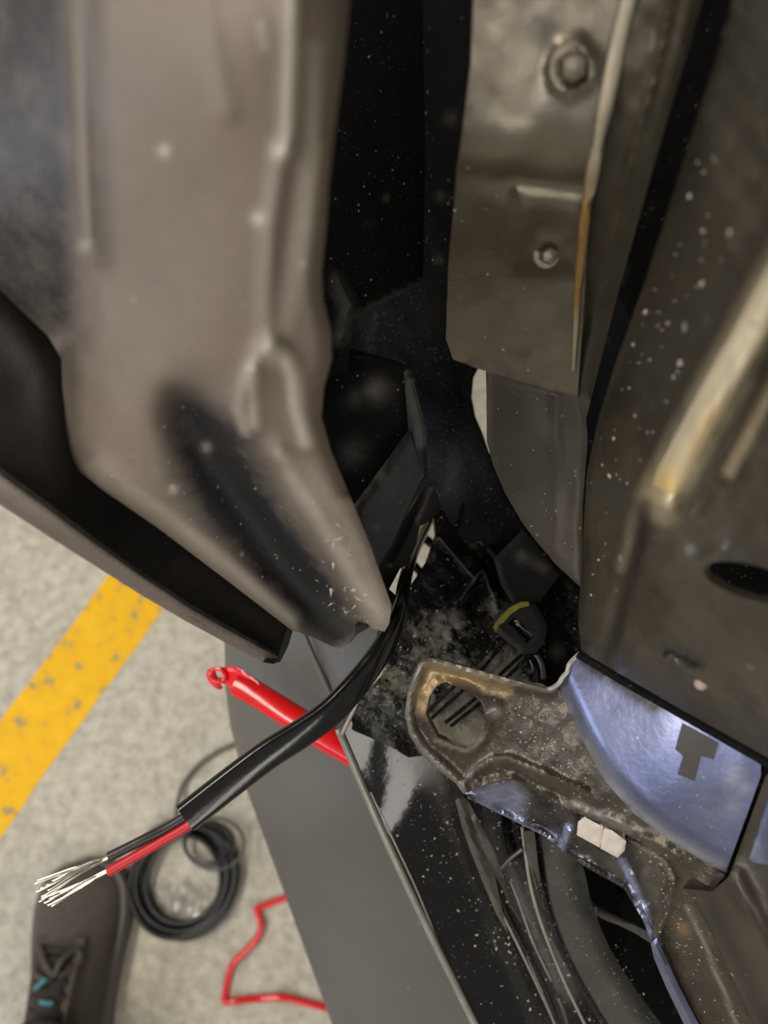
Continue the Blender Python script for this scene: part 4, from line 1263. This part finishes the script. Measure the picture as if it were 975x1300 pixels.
grit('dust_grains', 'liner_shell', [(300, 560), (400, 560), (490, 780), (420, 815), (130, 610), (230, 500)], 90, .00015, .0005, M['grit'], lr)

# loose grit on the car parts
grit('grit', 'trim_face', [(560, 960), (690, 1040), (720, 1180), (800, 1340), (600, 1300), (540, 1150), (470, 1010)], 520, .00012, .0010, M['grit'], gl, dens=([(600, 1060), (660, 1160), (720, 1300)], 60))
grit('grit', 'trim_face', [(450, 930), (560, 960), (640, 1200), (600, 1290), (500, 1080)], 60, .0001, .0005, M['grit'], gl)
grit('grit', 'carrier_face', [(500, 790), (540, 700), (650, 700), (720, 850), (560, 930), (470, 900)], 330, .00012, .0009, M['grit'], cr, dens=([(500, 870), (570, 810), (620, 760)], 60))
grit('grit', 'flange', [(620, 870), (690, 885), (760, 1000), (740, 1010), (650, 950)], 330, .00012, .0006, M['grit'], bb, dens=([(680, 900), (720, 980)], 40))
grit('grit', 'top_face', [(725, 860), (930, 960), (900, 1080), (760, 960)], 90, .0001, .0005, M['grit'], bb)
grit('grit', 'gusset', [(800, 1070), (860, 1100), (850, 1150), (835, 1190), (840, 1110)], 80, .0001, .0005, M['grit'], rf)
grit('grit', 'speckled_web', [(845, 1170), (870, 1140), (950, 1310), (900, 1310)], 120, .0001, .0005, M['grit'], rf)
grit('grit', 'duct_panel', [(700, 1070), (735, 1110), (850, 1320), (800, 1310), (720, 1180)], 170, .0001, .0006, M['grit'], dp)
grit('grit', 'pillar_face', [(900, 160), (930, 300), (830, 560), (770, 700), (742, 800), (750, 600), (800, 440)], 60, .0003, .0011, M['grit'], bp_)
grit('grit', 'hanging_plate', [(620, 480), (735, 505), (733, 735), (650, 640)], 60, .0001, .0006, M['grit'], lp)
grit('grit', 'rail_face', [(560, 200), (700, 250), (700, 480), (570, 440)], 26, .0002, .0008, M['grit'], fr)
grit('grit', 'air_duct', [(470, 400), (590, 470), (640, 640), (550, 630)], 220, .00008, .0004, M['grit'], cl)

# ================================================================== CABLE WITH STRIPPED ENDS
cb = thing('power_cable', P(360, 945, .29), 'black two-core cable with stripped red and black wire ends', 'cable')
path = [(545, 660, .43), (530, 690, .39), (519, 718, .352), (512, 748, .322), (508, 775, .306), (496, 806, .296), (466, 852, .289), (424, 900, .284), (384, 930, .281), (340, 958, .278), (288, 997, .2745), (236, 1038, .271)]
cp = pathP(path, 6)
pr = []
r1, off = .0030, .0027
for i in range(11):
    a = -math.pi / 2 + .32 + (math.pi - .64) * i / 10
    pr.append((off + r1 * math.cos(a), r1 * math.sin(a)))
for i in range(11):
    a = math.pi / 2 + .32 + (math.pi - .64) * i / 10
    pr.append((-off + r1 * math.cos(a), r1 * math.sin(a)))
tw = list(np.interp(np.linspace(0, 1, len(cp)), [0, .35, .62, .8, 1], [1.45, 1.35, .55, .30, .15]))
sweep('jacket', cp, pr, M['jacket'], cb, up=tocam(P(360, 945, .28)), angle=60, twist=tw)
wb = pathP([(262, 1019, .2725), (236, 1036, .2705), (210, 1052, .269), (180, 1067, .267), (138, 1088, .265)], 5)
wrd = pathP([(266, 1024, .272), (240, 1047, .270), (205, 1068, .268), (170, 1088, .266), (137, 1107, .264)], 5)
for nm, w_, mt in (('black_wire', wb, 'wire_black'), ('red_wire', wrd, 'wire_red')):
    sweep(nm, w_, circ(.00178, 12), M[mt], cb, up=tocam(P(200, 1060, .27)), angle=60)
for (sx, sy, ends) in ((146, 1085, [(47, 1118), (44, 1122), (50, 1128), (46, 1132), (58, 1124), (66, 1118), (72, 1112), (52, 1138), (60, 1130), (49, 1144)]),
                       (145, 1103, [(56, 1146), (60, 1149), (62, 1141), (68, 1138), (70, 1144), (52, 1141), (76, 1134), (64, 1150), (80, 1130), (58, 1138)])):
    for k, (ex, ey) in enumerate(ends):
        mx, my = (sx + ex) / 2 + rng.uniform(-3, 3), (sy + ey) / 2 + rng.uniform(-4, 3)
        d0, d1 = .2645 + rng.uniform(-.0008, .0008), .2615 + rng.uniform(-.004, .004)
        o0 = rng.uniform(-3, 3, 2)
        sweep('copper_strand', pathP([(sx + 4, sy - 2 + o0[1] * .5, .2647), (sx - 10, sy + 4 + o0[1], d0), (mx, my, (d0 + d1) / 2), (ex + 6, ey - 2, d1), (ex, ey, d1)], 4), circ(.00025, 6), M['copper'], cb)
